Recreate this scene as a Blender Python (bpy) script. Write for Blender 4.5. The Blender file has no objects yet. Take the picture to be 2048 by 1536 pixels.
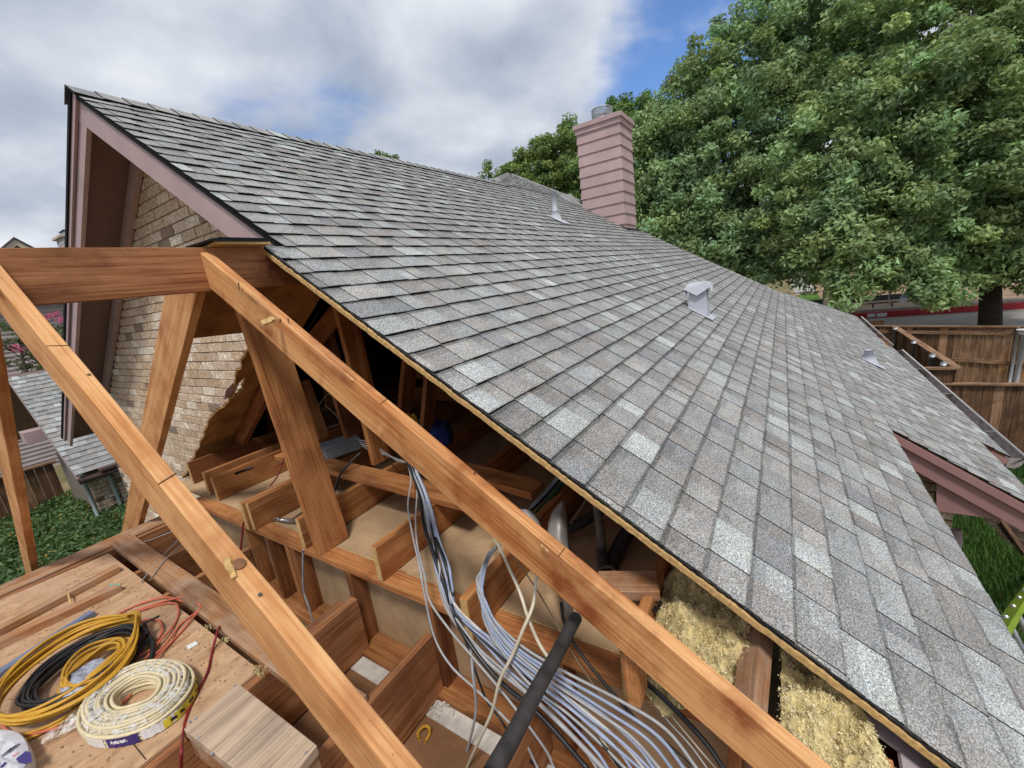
import bpy, math, random
import numpy as np
from mathutils import Vector, Matrix
random.seed(7); rng = np.random.default_rng(7)
SC = bpy.context.scene
COL = SC.collection
# ---------------------------------------------------------------- camera
F = 833.376703065465            # focal length in pixels of the 2048 wide photograph
M = ((0.52519115, -0.84181555, -0.12458262), (-0.26790322, -0.0246027, -0.96313165), (0.80771413, 0.5392043, -0.23844622))
TH = math.radians(32.86579525949362)
cam = bpy.data.objects.new('camera', bpy.data.cameras.new('camera'))
COL.objects.link(cam); SC.camera = cam
r, d, f = (Vector(M[0]), Vector(M[1]), Vector(M[2]))
cam.matrix_world = Matrix(((r.x, -d.x, -f.x, 0), (r.y, -d.y, -f.y, 0), (r.z, -d.z, -f.z, 0), (0, 0, 0, 1)))
cam.data.sensor_width = 36; cam.data.lens = F / 2048 * 36
cam.data.clip_start = 0.02; cam.data.clip_end = 2000
# ---------------------------------------------------------------- world (overcast sky with a blue gap)
SUN_EL, SUN_AZ = math.radians(60), math.radians(215)      # azimuth measured from +X towards +Y
sun_dir = Vector((math.cos(SUN_EL) * math.cos(SUN_AZ), math.cos(SUN_EL) * math.sin(SUN_AZ), math.sin(SUN_EL)))
W = bpy.data.worlds.new('World'); SC.world = W; W.use_nodes = True
nt = W.node_tree; nt.nodes.clear()
def N(t, tree=None, **k):
    n = (tree or nt).nodes.new(t)
    for a, b in k.items():
        if a.startswith('i_'): n.inputs[a[2:].replace('_', ' ')].default_value = b
        else: setattr(n, a, b)
    return n
def ramp(tree, stops, interp='LINEAR'):
    n = tree.nodes.new('ShaderNodeValToRGB'); cr = n.color_ramp; cr.interpolation = interp
    while len(cr.elements) < len(stops): cr.elements.new(0.5)
    for e, (p, c) in zip(cr.elements, stops):
        e.position = p; e.color = (c[0], c[1], c[2], 1) if hasattr(c, '__len__') else (c, c, c, 1)
    return n
out = N('ShaderNodeOutputWorld'); bg = N('ShaderNodeBackground'); L = nt.links.new
sky = N('ShaderNodeTexSky'); sky.sky_type = 'NISHITA'; sky.sun_disc = False
sky.sun_elevation = SUN_EL; sky.sun_rotation = math.pi / 2 - SUN_AZ; sky.air_density = 1.0; sky.dust_density = 0.6; sky.ozone_density = 2.5
skys = N('ShaderNodeMix', data_type='RGBA', blend_type='MULTIPLY'); skys.inputs[0].default_value = 1
L(sky.outputs[0], skys.inputs[6]); skys.inputs[7].default_value = (0.085, 0.105, 0.135, 1)
tc = N('ShaderNodeTexCoord'); sep = N('ShaderNodeSeparateXYZ'); L(tc.outputs['Generated'], sep.inputs[0])
zz = N('ShaderNodeMath', operation='MAXIMUM'); L(sep.outputs['Z'], zz.inputs[0]); zz.inputs[1].default_value = 0.0
za = N('ShaderNodeMath', operation='ADD'); L(zz.outputs[0], za.inputs[0]); za.inputs[1].default_value = 0.30
dx = N('ShaderNodeMath', operation='DIVIDE'); dy = N('ShaderNodeMath', operation='DIVIDE')
L(sep.outputs['X'], dx.inputs[0]); L(za.outputs[0], dx.inputs[1]); L(sep.outputs['Y'], dy.inputs[0]); L(za.outputs[0], dy.inputs[1])
cmb = N('ShaderNodeCombineXYZ'); L(dx.outputs[0], cmb.inputs[0]); L(dy.outputs[0], cmb.inputs[1])
n1 = N('ShaderNodeTexNoise', i_Scale=1.25, i_Detail=9.0, i_Roughness=0.52, i_Distortion=0.25); L(cmb.outputs[0], n1.inputs['Vector'])
n2 = N('ShaderNodeTexNoise', i_Scale=2.6, i_Detail=7.0, i_Roughness=0.5, i_Distortion=0.3); L(cmb.outputs[0], n2.inputs['Vector'])
# the blue gap lies in one part of the sky
def px_ray(x, y):
    a, b = (x - 1024) / F, (y - 768) / F
    return Vector((M[0][0] * a + M[1][0] * b + M[2][0], M[0][1] * a + M[1][1] * b + M[2][1], M[0][2] * a + M[1][2] * b + M[2][2]))
bd = px_ray(1480, 40).normalized()
nrm = N('ShaderNodeVectorMath', operation='DOT_PRODUCT'); L(tc.outputs['Generated'], nrm.inputs[0]); nrm.inputs[1].default_value = bd
gap = N('ShaderNodeMapRange'); L(nrm.outputs['Value'], gap.inputs[0])
for i, v in ((1, 0.955), (2, 0.995), (3, 0.0), (4, 1.0)): gap.inputs[i].default_value = v
gs = N('ShaderNodeMath', operation='MULTIPLY_ADD'); L(gap.outputs[0], gs.inputs[0]); gs.inputs[1].default_value = -0.34; L(n1.outputs[0], gs.inputs[2])
mask = ramp(nt, [(0.24, 0.0), (0.40, 1.0)], 'EASE'); L(gs.outputs[0], mask.inputs[0])
cc = ramp(nt, [(0.33, (0.26, 0.31, 0.39)), (0.47, (0.39, 0.43, 0.51)), (0.60, (0.58, 0.61, 0.66)), (0.72, (0.74, 0.75, 0.78))]); 
mixn = N('ShaderNodeMath', operation='MULTIPLY_ADD'); L(n2.outputs[0], mixn.inputs[0]); mixn.inputs[1].default_value = 0.62
hf = N('ShaderNodeMath', operation='MULTIPLY'); L(n1.outputs[0], hf.inputs[0]); hf.inputs[1].default_value = 0.42; L(hf.outputs[0], mixn.inputs[2]); L(mixn.outputs[0], cc.inputs[0])
mx = N('ShaderNodeMix', data_type='RGBA'); L(mask.outputs[0], mx.inputs[0]); L(skys.outputs[2], mx.inputs[6]); L(cc.outputs[0], mx.inputs[7])
L(mx.outputs[2], bg.inputs[0]); bg.inputs[1].default_value = 1.0; L(bg.outputs[0], out.inputs[0])
# ---------------------------------------------------------------- sun, exposure, render settings
sl = bpy.data.lights.new('sun', 'SUN'); sl.energy = 2.0; sl.angle = math.radians(10); sl.color = (1, 0.95, 0.88)
so = bpy.data.objects.new('sun', sl); COL.objects.link(so); so.rotation_euler = sun_dir.to_track_quat('Z', 'Y').to_euler()
SC.view_settings.view_transform = 'Standard'; SC.view_settings.look = 'None'; SC.view_settings.exposure = 0.40; SC.view_settings.gamma = 1
SC.cycles.max_bounces = 6; SC.cycles.diffuse_bounces = 4; SC.cycles.glossy_bounces = 2; SC.cycles.transmission_bounces = 4
SC.cycles.transparent_max_bounces = 6; SC.cycles.use_denoising = True; SC.cycles.sample_clamp_indirect = 4
# ---------------------------------------------------------------- geometry of the place: points on known planes
D = 0.883; T = math.tan(TH); CT = math.cos(TH); ST = math.sin(TH)
SV = Vector((0, CT, ST)); NV = Vector((0, -ST, CT)); XV = Vector((1, 0, 0)); YV = Vector((0, 1, 0)); ZV = Vector((0, 0, 1))
NB = Vector((0, ST, CT))        # normal of the rear slope
SB = Vector((0, CT, -ST))       # down the rear slope
GZ = -4.4                       # ground level below the lens
def onp(x, y, n, dd):
    q = px_ray(x, y); return q * (dd / n.dot(q))
def RF(x, y, off=0.0): return onp(x, y, NV, -D + off)
def PX(x, y, v): return onp(x, y, XV, v)
def PY(x, y, v): return onp(x, y, YV, v)
def PZ(x, y, v): return onp(x, y, ZV, v)
def PF(x, y, dist): return px_ray(x, y) * dist
def roofpt(X, Y, off=0.0): return Vector((X, Y, T * Y - D / CT + off / CT))
def sl_pt(X, s, h=0.0): return Vector((X, 0, 0)) + SV * s + NV * (-D + h)
def Yof(s): return (s + D * T) * CT
def Sof(Y): return Y / CT - D * T
YR = 4.22; ZR = T * YR - D / CT      # main ridge
Y2 = 2.12; Z2 = T * Y2 - D / CT      # ridge of the opened lower roof
# ---------------------------------------------------------------- materials
def mat(name):
    m = bpy.data.materials.new(name); m.use_nodes = True; t = m.node_tree
    return m, t, t.nodes['Principled BSDF']
def setc(b, c, rough=0.8, spec=0.3, metal=0.0):
    b.inputs['Base Color'].default_value = (c[0], c[1], c[2], 1); b.inputs['Roughness'].default_value = rough
    b.inputs['Specular IOR Level'].default_value = spec; b.inputs['Metallic'].default_value = metal
def objvec(t, scale=(1, 1, 1), rnd=37.0, kind='Object'):
    tcn = t.nodes.new('ShaderNodeTexCoord'); oi = t.nodes.new('ShaderNodeObjectInfo'); mp = t.nodes.new('ShaderNodeMapping')
    ad = t.nodes.new('ShaderNodeVectorMath'); ad.operation = 'MULTIPLY_ADD'
    t.links.new(oi.outputs['Random'], ad.inputs[0]); ad.inputs[1].default_value = (rnd, rnd * .7, rnd * .3); t.links.new(tcn.outputs[kind], ad.inputs[2])
    t.links.new(ad.outputs[0], mp.inputs['Vector']); mp.inputs['Scale'].default_value = scale
    return mp.outputs[0]
def noise(t, vec, scale, detail=4, rough=.55, dist=0.0):
    n = t.nodes.new('ShaderNodeTexNoise'); n.inputs['Scale'].default_value = scale; n.inputs['Detail'].default_value = detail
    n.inputs['Roughness'].default_value = rough; n.inputs['Distortion'].default_value = dist; t.links.new(vec, n.inputs['Vector']); return n.outputs[0]
def mixc(t, fac, a, b, mode='MIX'):
    n = t.nodes.new('ShaderNodeMix'); n.data_type = 'RGBA'; n.blend_type = mode
    for i, v in ((0, fac), (6, a), (7, b)):
        if hasattr(v, 'is_linked'): t.links.new(v, n.inputs[i])
        elif i == 0: n.inputs[0].default_value = v
        else: n.inputs[i].default_value = (v[0], v[1], v[2], 1)
    return n.outputs[2]
def bump(t, b, h, strength=.3, dist=.01):
    n = t.nodes.new('ShaderNodeBump'); n.inputs['Strength'].default_value = strength; n.inputs['Distance'].default_value = dist
    t.links.new(h, n.inputs['Height']); t.links.new(n.outputs[0], b.inputs['Normal'])
def plain(name, c, rough=.7, spec=.3, metal=0, var=.15, scale=6.0, bmp=0.0):
    m, t, b = mat(name); setc(b, c, rough, spec, metal); v = objvec(t)
    n = noise(t, v, scale, 5); r = ramp(t, [(.3, 1 - var), (.7, 1 + var * .4)]); t.links.new(n, r.inputs[0])
    t.links.new(mixc(t, 1.0, c, r.outputs[0], 'MULTIPLY'), b.inputs['Base Color'])
    if bmp: bump(t, b, noise(t, v, scale * 12, 3), bmp, .003)
    return m
def wood(name, light, mid, dark, stain=.35, stainc=(.20, .075, .03), knots=1.0, rough=.68, grain=1.0, dust=0.0):
    m, t, b = mat(name); setc(b, mid, rough, .22); v = objvec(t); lk = t.links.new
    # growth rings cut lengthwise: long stretched noise, distorted near knots
    mp = t.nodes.new('ShaderNodeMapping'); mp.inputs['Scale'].default_value = (1.6, 9, 9); lk(v, mp.inputs[0])
    vor = t.nodes.new('ShaderNodeTexVoronoi'); vor.inputs['Scale'].default_value = .56; lk(mp.outputs[0], vor.inputs['Vector'])
    kd = ramp(t, [(.0, 1.0), (.075, .9), (.10, .35), (.24, 0.0)]); lk(vor.outputs['Distance'], kd.inputs[0])
    lowv = t.nodes.new('ShaderNodeMapping'); lowv.inputs['Scale'].default_value = (.55, 6, 6); lk(v, lowv.inputs[0])
    low = noise(t, lowv.outputs[0], 1.1, 2, .5, .3)
    s1 = t.nodes.new('ShaderNodeMath'); s1.operation = 'MULTIPLY_ADD'; lk(kd.outputs[0], s1.inputs[0]); s1.inputs[1].default_value = .35 * knots; lk(low, s1.inputs[2])
    s2 = t.nodes.new('ShaderNodeMath'); s2.operation = 'MULTIPLY'; lk(s1.outputs[0], s2.inputs[0]); s2.inputs[1].default_value = 30 * grain
    sn = t.nodes.new('ShaderNodeMath'); sn.operation = 'SINE'; lk(s2.outputs[0], sn.inputs[0])
    fine = t.nodes.new('ShaderNodeMapping'); fine.inputs['Scale'].default_value = (3, 130, 130); lk(v, fine.inputs[0])
    fn = noise(t, fine.outputs[0], 1.0, 4, .6)
    a = t.nodes.new('ShaderNodeMath'); a.operation = 'MULTIPLY_ADD'; lk(sn.outputs[0], a.inputs[0]); a.inputs[1].default_value = .075; lk(fn, a.inputs[2])
    r = ramp(t, [(.36, dark), (.48, mid), (.63, light)]); lk(a.outputs[0], r.inputs[0])
    big = noise(t, v, 3.2, 5, .6, .4); rs = ramp(t, [(.47, 0.0), (.62, stain)]); lk(big, rs.inputs[0])
    c = mixc(t, rs.outputs[0], r.outputs[0], stainc)
    pv = noise(t, lowv.outputs[0], 2.3, 4, .6, .5); pr = ramp(t, [(.52, 0.0), (.66, .42)]); lk(pv, pr.inputs[0]); c = mixc(t, pr.outputs[0], c, tuple(min(1, q * 1.22 + .02) for q in light))
    gv = noise(t, lowv.outputs[0], 5.1, 4, .65, .8); gr_ = ramp(t, [(.56, 0.0), (.70, .45)]); lk(gv, gr_.inputs[0]); c = mixc(t, gr_.outputs[0], c, dark)
    kk = t.nodes.new('ShaderNodeMath'); kk.operation = 'MULTIPLY'; lk(kd.outputs[0], kk.inputs[0]); kk.inputs[1].default_value = .75 * knots
    c = mixc(t, kk.outputs[0], c, (.11, .04, .015))
    oi = t.nodes.new('ShaderNodeObjectInfo'); ro = ramp(t, [(0, .78), (1, 1.12)]); lk(oi.outputs['Random'], ro.inputs[0])
    c = mixc(t, 1.0, c, ro.outputs[0], 'MULTIPLY')
    sp = noise(t, v, 60, 3, .7); spr = ramp(t, [(.69, 0.0), (.75, .5)]); lk(sp, spr.inputs[0]); c = mixc(t, spr.outputs[0], c, (.10, .04, .02))
    if dust:
        dn = noise(t, v, 7, 6, .65); dr = ramp(t, [(.42, 0.0), (.7, dust)]); lk(dn, dr.inputs[0]); c = mixc(t, dr.outputs[0], c, (.42, .33, .26))
    lk(c, b.inputs['Base Color']); bump(t, b, a.outputs[0], .35, .002)
    return m
W_NEW = wood('fresh_pine', (.66, .37, .165), (.575, .275, .105), (.46, .19, .062), .55, (.30, .10, .03), grain=.5)
W_R2 = wood('stained_fresh_pine', (.66, .36, .155), (.55, .25, .092), (.42, .16, .05), .95, (.25, .070, .02), grain=.5)
W_RB = wood('reddish_ridge_pine', (.42, .19, .085), (.33, .135, .055), (.21, .075, .028), .6, (.12, .04, .018), 1.1, grain=.9)
W_TOP = wood('bright_pine', (.66, .43, .21), (.60, .36, .15), (.49, .26, .09), .2, (.36, .16, .06), .8)
W_MID = wood('aged_pine', (.48, .225, .085), (.40, .165, .055), (.27, .095, .030), .5, (.17, .05, .018), grain=.8)
W_OLD = wood('brown_attic_pine', (.31, .13, .05), (.245, .092, .033), (.15, .05, .018), .5, (.09, .03, .012), grain=.8)
W_DSTY = wood('dusty_pine', (.50, .27, .13), (.40, .195, .085), (.27, .115, .045), .45, (.19, .075, .03), .8, dust=.6, grain=.8)
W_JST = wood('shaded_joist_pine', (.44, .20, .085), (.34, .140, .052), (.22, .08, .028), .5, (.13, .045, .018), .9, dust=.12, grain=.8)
W_GREY = wood('weathered_board', (.48, .36, .25), (.40, .29, .20), (.26, .19, .14), .45, (.17, .14, .12), .9, dust=.3)
W_PLY = wood('old_plywood', (.27, .13, .05), (.20, .085, .032), (.11, .042, .016), .6, (.07, .025, .01), 1.2, grain=1.6)
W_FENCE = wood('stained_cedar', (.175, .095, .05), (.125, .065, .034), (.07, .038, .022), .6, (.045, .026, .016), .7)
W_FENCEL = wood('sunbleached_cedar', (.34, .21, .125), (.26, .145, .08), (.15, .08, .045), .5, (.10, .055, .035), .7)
W_CUT = plain('split_pine_edge', (.62, .40, .17), .8, .2, var=.35, scale=60, bmp=.4)
def pink(name, c):
    m, t, b = mat(name); setc(b, c, .62, .3); v = objvec(t)
    n = noise(t, v, 3, 5); r = ramp(t, [(.3, .86), (.7, 1.06)]); t.links.new(n, r.inputs[0]); c1 = mixc(t, 1.0, c, r.outputs[0], 'MULTIPLY')
    mp = t.nodes.new('ShaderNodeMapping'); mp.inputs['Scale'].default_value = (3, 90, 90); t.links.new(v, mp.inputs[0]); g = noise(t, mp.outputs[0], 1, 4, .6)
    sp = noise(t, v, 40, 3, .7); sr = ramp(t, [(.72, 0.0), (.78, .5)]); t.links.new(sp, sr.inputs[0])
    t.links.new(mixc(t, sr.outputs[0], c1, (.12, .07, .065)), b.inputs['Base Color']); bump(t, b, g, .3, .002); return m
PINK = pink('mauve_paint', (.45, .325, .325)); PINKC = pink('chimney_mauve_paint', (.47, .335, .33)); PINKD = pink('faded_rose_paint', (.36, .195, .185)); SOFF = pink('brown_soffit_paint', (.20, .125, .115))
def shingle_mat():
    m, t, b = mat('laminated_shingles'); setc(b, (.2, .2, .2), .92, .15); lk = t.links.new
    at_ = t.nodes.new('ShaderNodeVertexColor'); at_.layer_name = 'Col'; tcn = t.nodes.new('ShaderNodeTexCoord')
    n = noise(t, tcn.outputs['Object'], 190, 2, .85); r = ramp(t, [(.36, .38), (.5, .95), (.64, 1.9)]); lk(n, r.inputs[0])
    n2_ = noise(t, tcn.outputs['Object'], 9, 4, .6); r2 = ramp(t, [(.3, .86), (.7, 1.12)]); lk(n2_, r2.inputs[0])
    n3_ = noise(t, tcn.outputs['Object'], 24, 3, .6); r3 = ramp(t, [(.35, (.96, .99, 1.03)), (.65, (1.02, 1.01, .96))]); lk(n3_, r3.inputs[0])
    c = mixc(t, 1.0, at_.outputs[0], r.outputs[0], 'MULTIPLY'); c = mixc(t, 1.0, c, r2.outputs[0], 'MULTIPLY'); c = mixc(t, 1.0, c, r3.outputs[0], 'MULTIPLY')
    lk(c, b.inputs['Base Color']); bump(t, b, n, .6, .0015); return m
SHING = shingle_mat()
def brick_mat():
    m, t, b = mat('cream_brick'); setc(b, (.5, .4, .3), .9, .15); lk = t.links.new
    at_ = t.nodes.new('ShaderNodeVertexColor'); at_.layer_name = 'Col'; tcn = t.nodes.new('ShaderNodeTexCoord')
    mp = t.nodes.new('ShaderNodeMapping'); mp.inputs['Scale'].default_value = (14, 26, 12); mp.inputs['Rotation'].default_value = (.35, 0, 0); lk(tcn.outputs['Object'], mp.inputs[0])
    n = noise(t, mp.outputs[0], 1, 4, .55, 1.6); r = ramp(t, [(.38, 0.0), (.50, .85), (.57, .1), (.66, .7)]); lk(n, r.inputs[0])
    c = mixc(t, r.outputs[0], at_.outputs[0], (.33, .19, .105))
    n2_ = noise(t, tcn.outputs['Object'], 90, 3, .6); r2 = ramp(t, [(.3, .8), (.7, 1.12)]); lk(n2_, r2.inputs[0]); c = mixc(t, 1.0, c, r2.outputs[0], 'MULTIPLY')
    lk(c, b.inputs['Base Color']); bump(t, b, n, .5, .006); return m
BRICK = brick_mat()
MORT = plain('mortar', (.22, .19, .155), .95, .1, var=.3, scale=30, bmp=.4)
def osb_mat():
    m, t, b = mat('osb_panel'); setc(b, (.4, .25, .13), .8, .2); v = objvec(t, rnd=0); lk = t.links.new; c = None
    for i, (rot, sc_) in enumerate(((.4, (30, 90, 30)), (1.7, (26, 80, 30)), (2.6, (34, 70, 30)))):
        mp = t.nodes.new('ShaderNodeMapping'); mp.inputs['Rotation'].default_value = (0, 0, rot); mp.inputs['Scale'].default_value = sc_; lk(v, mp.inputs[0])
        vo = t.nodes.new('ShaderNodeTexVoronoi'); vo.inputs['Scale'].default_value = .55; lk(mp.outputs[0], vo.inputs['Vector'])
        rr = ramp(t, [(0, (.26, .125, .055)), (.5, (.47, .27, .13)), (1, (.64, .43, .23))]); sp_ = t.nodes.new('ShaderNodeSeparateColor'); lk(vo.outputs['Color'], sp_.inputs[0]); lk(sp_.outputs[0], rr.inputs[0])
        c = rr.outputs[0] if c is None else mixc(t, .45, c, rr.outputs[0])
    dn = noise(t, v, 5, 6, .65); dr = ramp(t, [(.3, .1), (.65, .75)]); lk(dn, dr.inputs[0]); c = mixc(t, dr.outputs[0], c, (.52, .35, .235))
    dk = noise(t, v, 22, 5, .7); dkr = ramp(t, [(.60, 0.0), (.70, .65)]); lk(dk, dkr.inputs[0]); c = mixc(t, dkr.outputs[0], c, (.16, .09, .05))
    lk(c, b.inputs['Base Color']); bump(t, b, noise(t, v, 60, 4), .4, .003); return m
OSB = osb_mat()
def paperboard(name, c, dark, pale):
    m, t, b = mat(name); setc(b, c, .92, .1); v = objvec(t, rnd=0); lk = t.links.new
    n = noise(t, v, 3.5, 7, .62, .5); r = ramp(t, [(.32, tuple(q * .72 for q in c)), (.5, c), (.68, tuple(min(1, q * 1.2) for q in c))]); lk(n, r.inputs[0]); c1 = r.outputs[0]
    s1 = noise(t, v, 85, 3, .75); r1 = ramp(t, [(.66, 0.0), (.71, .8)]); lk(s1, r1.inputs[0]); c1 = mixc(t, r1.outputs[0], c1, dark)
    s2 = noise(t, v, 48, 4, .8, .6); r2 = ramp(t, [(.68, 0.0), (.73, .85)]); lk(s2, r2.inputs[0]); c1 = mixc(t, r2.outputs[0], c1, pale)
    s3 = noise(t, v, 9, 6, .7, 1.0); r3 = ramp(t, [(.58, 0.0), (.72, .4)]); lk(s3, r3.inputs[0]); c1 = mixc(t, r3.outputs[0], c1, pale)
    lk(c1, b.inputs['Base Color']); bump(t, b, s2, .25, .002); return m
GYP = paperboard('tan_gypsum_back', (.44, .30, .175), (.14, .08, .045), (.60, .50, .40))
GYPD = paperboard('brown_ceiling_back', (.25, .13, .065), (.07, .035, .02), (.36, .22, .13))
WHITE = plain('white_plaster', (.66, .62, .56), .85, .2, var=.25, scale=18, bmp=.4)
FELT = plain('black_roofing_felt', (.015, .015, .017), .85, .2, var=.4, scale=30, bmp=.5)
GALV = plain('galvanised_steel', (.42, .44, .46), .5, .5, .55, var=.25, scale=9)
VENTM = plain('grey_painted_metal', (.50, .52, .58), .55, .4, .0, var=.15, scale=10)
BOXM = plain('grey_steel_box', (.27, .30, .33), .5, .45, .2, var=.2, scale=12)
DUCT = plain('dull_sheet_metal', (.40, .38, .35), .55, .45, .4, var=.4, scale=14)
GUTW = plain('white_gutter_edge', (.60, .57, .56), .5, .4, var=.12)
GUTB = plain('brown_gutter', (.11, .065, .06), .5, .4, var=.2)
LEAFY = plain('dry_leaf_litter', (.05, .035, .025), .95, .1, var=.6, scale=25, bmp=.6)
CHC = plain('blue_grey_cable', (.32, .38, .52), .45, .4, var=.2, scale=20)
CHG = plain('grey_cable', (.38, .385, .395), .5, .4, var=.2, scale=20)
CHW = plain('cream_cable', (.66, .60, .46), .5, .4, var=.15, scale=20)
CHB = plain('black_cable', (.018, .018, .02), .4, .45, var=.3, scale=20)
CHY = plain('yellow_cable', (.62, .34, .035), .45, .4, var=.15, scale=20)
CHO = plain('orange_cord', (.62, .16, .09), .5, .4, var=.15, scale=20)
CHR = plain('dark_red_cord', (.26, .022, .025), .45, .4, var=.5, scale=5)
CHM = plain('cream_coil_jacket', (.70, .60, .38), .5, .4, var=.15, scale=25)
PIPEB = plain('black_abs_pipe', (.052, .048, .047), .6, .3, var=.5, scale=22, bmp=.3)
PIPEG = plain('dusty_grey_pipe', (.20, .17, .145), .7, .2, var=.4, scale=12)
PIPEGR = plain('green_handle', (.02, .085, .045), .5, .4, var=.4, scale=15)
FILM = None
def film():
    m, t, b = mat('crinkled_clear_film'); setc(b, (.80, .80, .78), .25, .6); b.inputs['Alpha'].default_value = .38; v = objvec(t)
    n = noise(t, v, 26, 5, .6, 1.5); r = ramp(t, [(.45, .05), (.62, .75)]); t.links.new(n, r.inputs[0]); t.links.new(r.outputs[0], b.inputs['Alpha']); bump(t, b, n, .9, .01); return m
FILM = film()
INS = plain('yellow_mineral_wool', (.74, .62, .32), .95, .1, var=.5, scale=34, bmp=1.0)
PURP = plain('navy_purple_label', (.045, .03, .19), .4, .4, var=.2)
YELL = plain('bright_yellow_label', (.66, .56, .05), .45, .4, var=.2, scale=20)
WHT = plain('white_print', (.75, .75, .76), .5, .4, var=.08)
# ---------------------------------------------------------------- helpers
def tag(o, label=None, cat=None, group=None, kind=None):
    if label: o['label'] = label
    if cat: o['category'] = cat
    if group: o['group'] = group
    if kind: o['kind'] = kind
    return o
def empty(name, loc, label=None, cat=None, group=None):
    o = bpy.data.objects.new(name, None); COL.objects.link(o); o.location = loc; o.empty_display_size = .2
    o['_w'] = [loc[0], loc[1], loc[2]]; return tag(o, label, cat, group)
def wloc(o): return Vector(o['_w'])
def make(name, vs, fs, m, parent=None, origin=None, cols=None, smooth=False, frame=None, mats=None, midx=None):
    """one mesh object; vs are world points; frame = 3x3 axes for timber so that grain follows its length"""
    V = np.array([tuple(v) for v in vs], dtype=float) if not isinstance(vs, np.ndarray) else vs
    if origin is None: origin = Vector(((V[:, 0].min() + V[:, 0].max()) / 2, (V[:, 1].min() + V[:, 1].max()) / 2, V[:, 2].min()))
    o_ = np.array(tuple(origin)); loc = V - o_
    if frame is not None: R_ = np.array([tuple(a) for a in frame]); loc = loc @ R_.T
    me = bpy.data.meshes.new(name); me.from_pydata(loc.tolist(), [], [list(q) for q in fs]); me.validate(verbose=False); me.update()
    if mats:
        for q in mats: me.materials.append(q)
        me.polygons.foreach_set('material_index', midx)
    else: me.materials.append(m)
    if cols is not None:
        ca = me.color_attributes.new('Col', 'FLOAT_COLOR', 'CORNER'); arr = np.ones((len(me.loops), 4), dtype=np.float32)
        tot = np.zeros(len(me.polygons), dtype=int); me.polygons.foreach_get('loop_total', tot)
        arr[:, :3] = np.repeat(np.array(cols, dtype=np.float32), tot, axis=0); ca.data.foreach_set('color', arr.ravel())
    if smooth: me.polygons.foreach_set('use_smooth', [True] * len(me.polygons))
    o = bpy.data.objects.new(name, me); COL.objects.link(o)
    mw = Matrix.Identity(4)
    if frame is not None:
        for i in range(3):
            for j in range(3): mw[i][j] = frame[j][i]
    mw.translation = Vector(origin); o['_w'] = list(origin)
    if parent is not None:
        o.parent = parent; pl_ = wloc(parent); pm = Matrix.Identity(4)
        if '_r' in parent: pm = Matrix([parent['_r'][i * 4:i * 4 + 4] for i in range(4)])
        else: pm.translation = pl_
        o.matrix_basis = pm.inverted() @ mw
    else: o.matrix_basis = mw
    if frame is not None: o['_r'] = [mw[i][j] for i in range(4) for j in range(4)]
    return o
def box(name, a, b, m, parent=None, bev=0.0):
    x0, y0, z0 = a; x1, y1, z1 = b
    vs = [(x0, y0, z0), (x1, y0, z0), (x1, y1, z0), (x0, y1, z0), (x0, y0, z1), (x1, y0, z1), (x1, y1, z1), (x0, y1, z1)]
    fs = [(0, 3, 2, 1), (4, 5, 6, 7), (0, 1, 5, 4), (1, 2, 6, 5), (2, 3, 7, 6), (3, 0, 4, 7)]
    o = make(name, vs, fs, m, parent)
    if bev: bevel(o, bev)
    return o
def bevel(o, w=.002, seg=2):
    q = o.modifiers.new('bevel', 'BEVEL'); q.width = w; q.segments = seg; q.limit_method = 'ANGLE'; q.angle_limit = math.radians(40)
def timber(name, A, B, sv, dv, m, parent=None, seg=10, jit=.0012, bev=.0025, sv2=None, dv2=None, top=None):
    """a board whose edge runs from A to B; sv spans its thickness, dv its depth"""
    A, B, sv, dv = Vector(A), Vector(B), Vector(sv), Vector(dv); sv2 = Vector(sv2) if sv2 else sv; dv2 = Vector(dv2) if dv2 else dv
    ax = (B - A).normalized(); ay = (sv - ax * sv.dot(ax)).normalized(); az = ax.cross(ay)
    vs = []; fs = []; n = max(1, seg)
    for i in range(n + 1):
        u = i / n; P = A.lerp(B, u); s_ = sv.lerp(sv2, u); d_ = dv.lerp(dv2, u)
        for c in (P, P + s_, P + s_ + d_, P + d_):
            j = jit if 0 < i < n else 0
            vs.append(c + ay * random.uniform(-j, j) + az * random.uniform(-j, j))
    for i in range(n):
        for k in range(4): a = i * 4 + k; b = i * 4 + (k + 1) % 4; fs.append((a, b, b + 4, a + 4))
    fs += [(3, 2, 1, 0), (n * 4, n * 4 + 1, n * 4 + 2, n * 4 + 3)]
    vol = sv.cross(dv).dot(ax)
    if vol < 0: fs = [tuple(reversed(q)) for q in fs]
    o = make(name, vs, fs, m, parent, origin=A, frame=(ax, ay, az))
    if bev: bevel(o, bev)
    return o
def slab(name, poly, thick, m, parent=None, cols=None, origin=None):
    n = len(poly); th = Vector(thick); P = [Vector(p) for p in poly]
    nn = Vector((0, 0, 0))
    for i in range(n): nn += P[i].cross(P[(i + 1) % n])
    if nn.dot(th) > 0: P.reverse()
    vs = P + [p + th for p in P]
    fs = [tuple(range(n)), tuple(reversed(range(n, 2 * n)))] + [(i, i + n, (i + 1) % n + n, (i + 1) % n) for i in range(n)]
    return make(name, vs, fs, m, parent, cols=cols, origin=origin)
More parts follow.
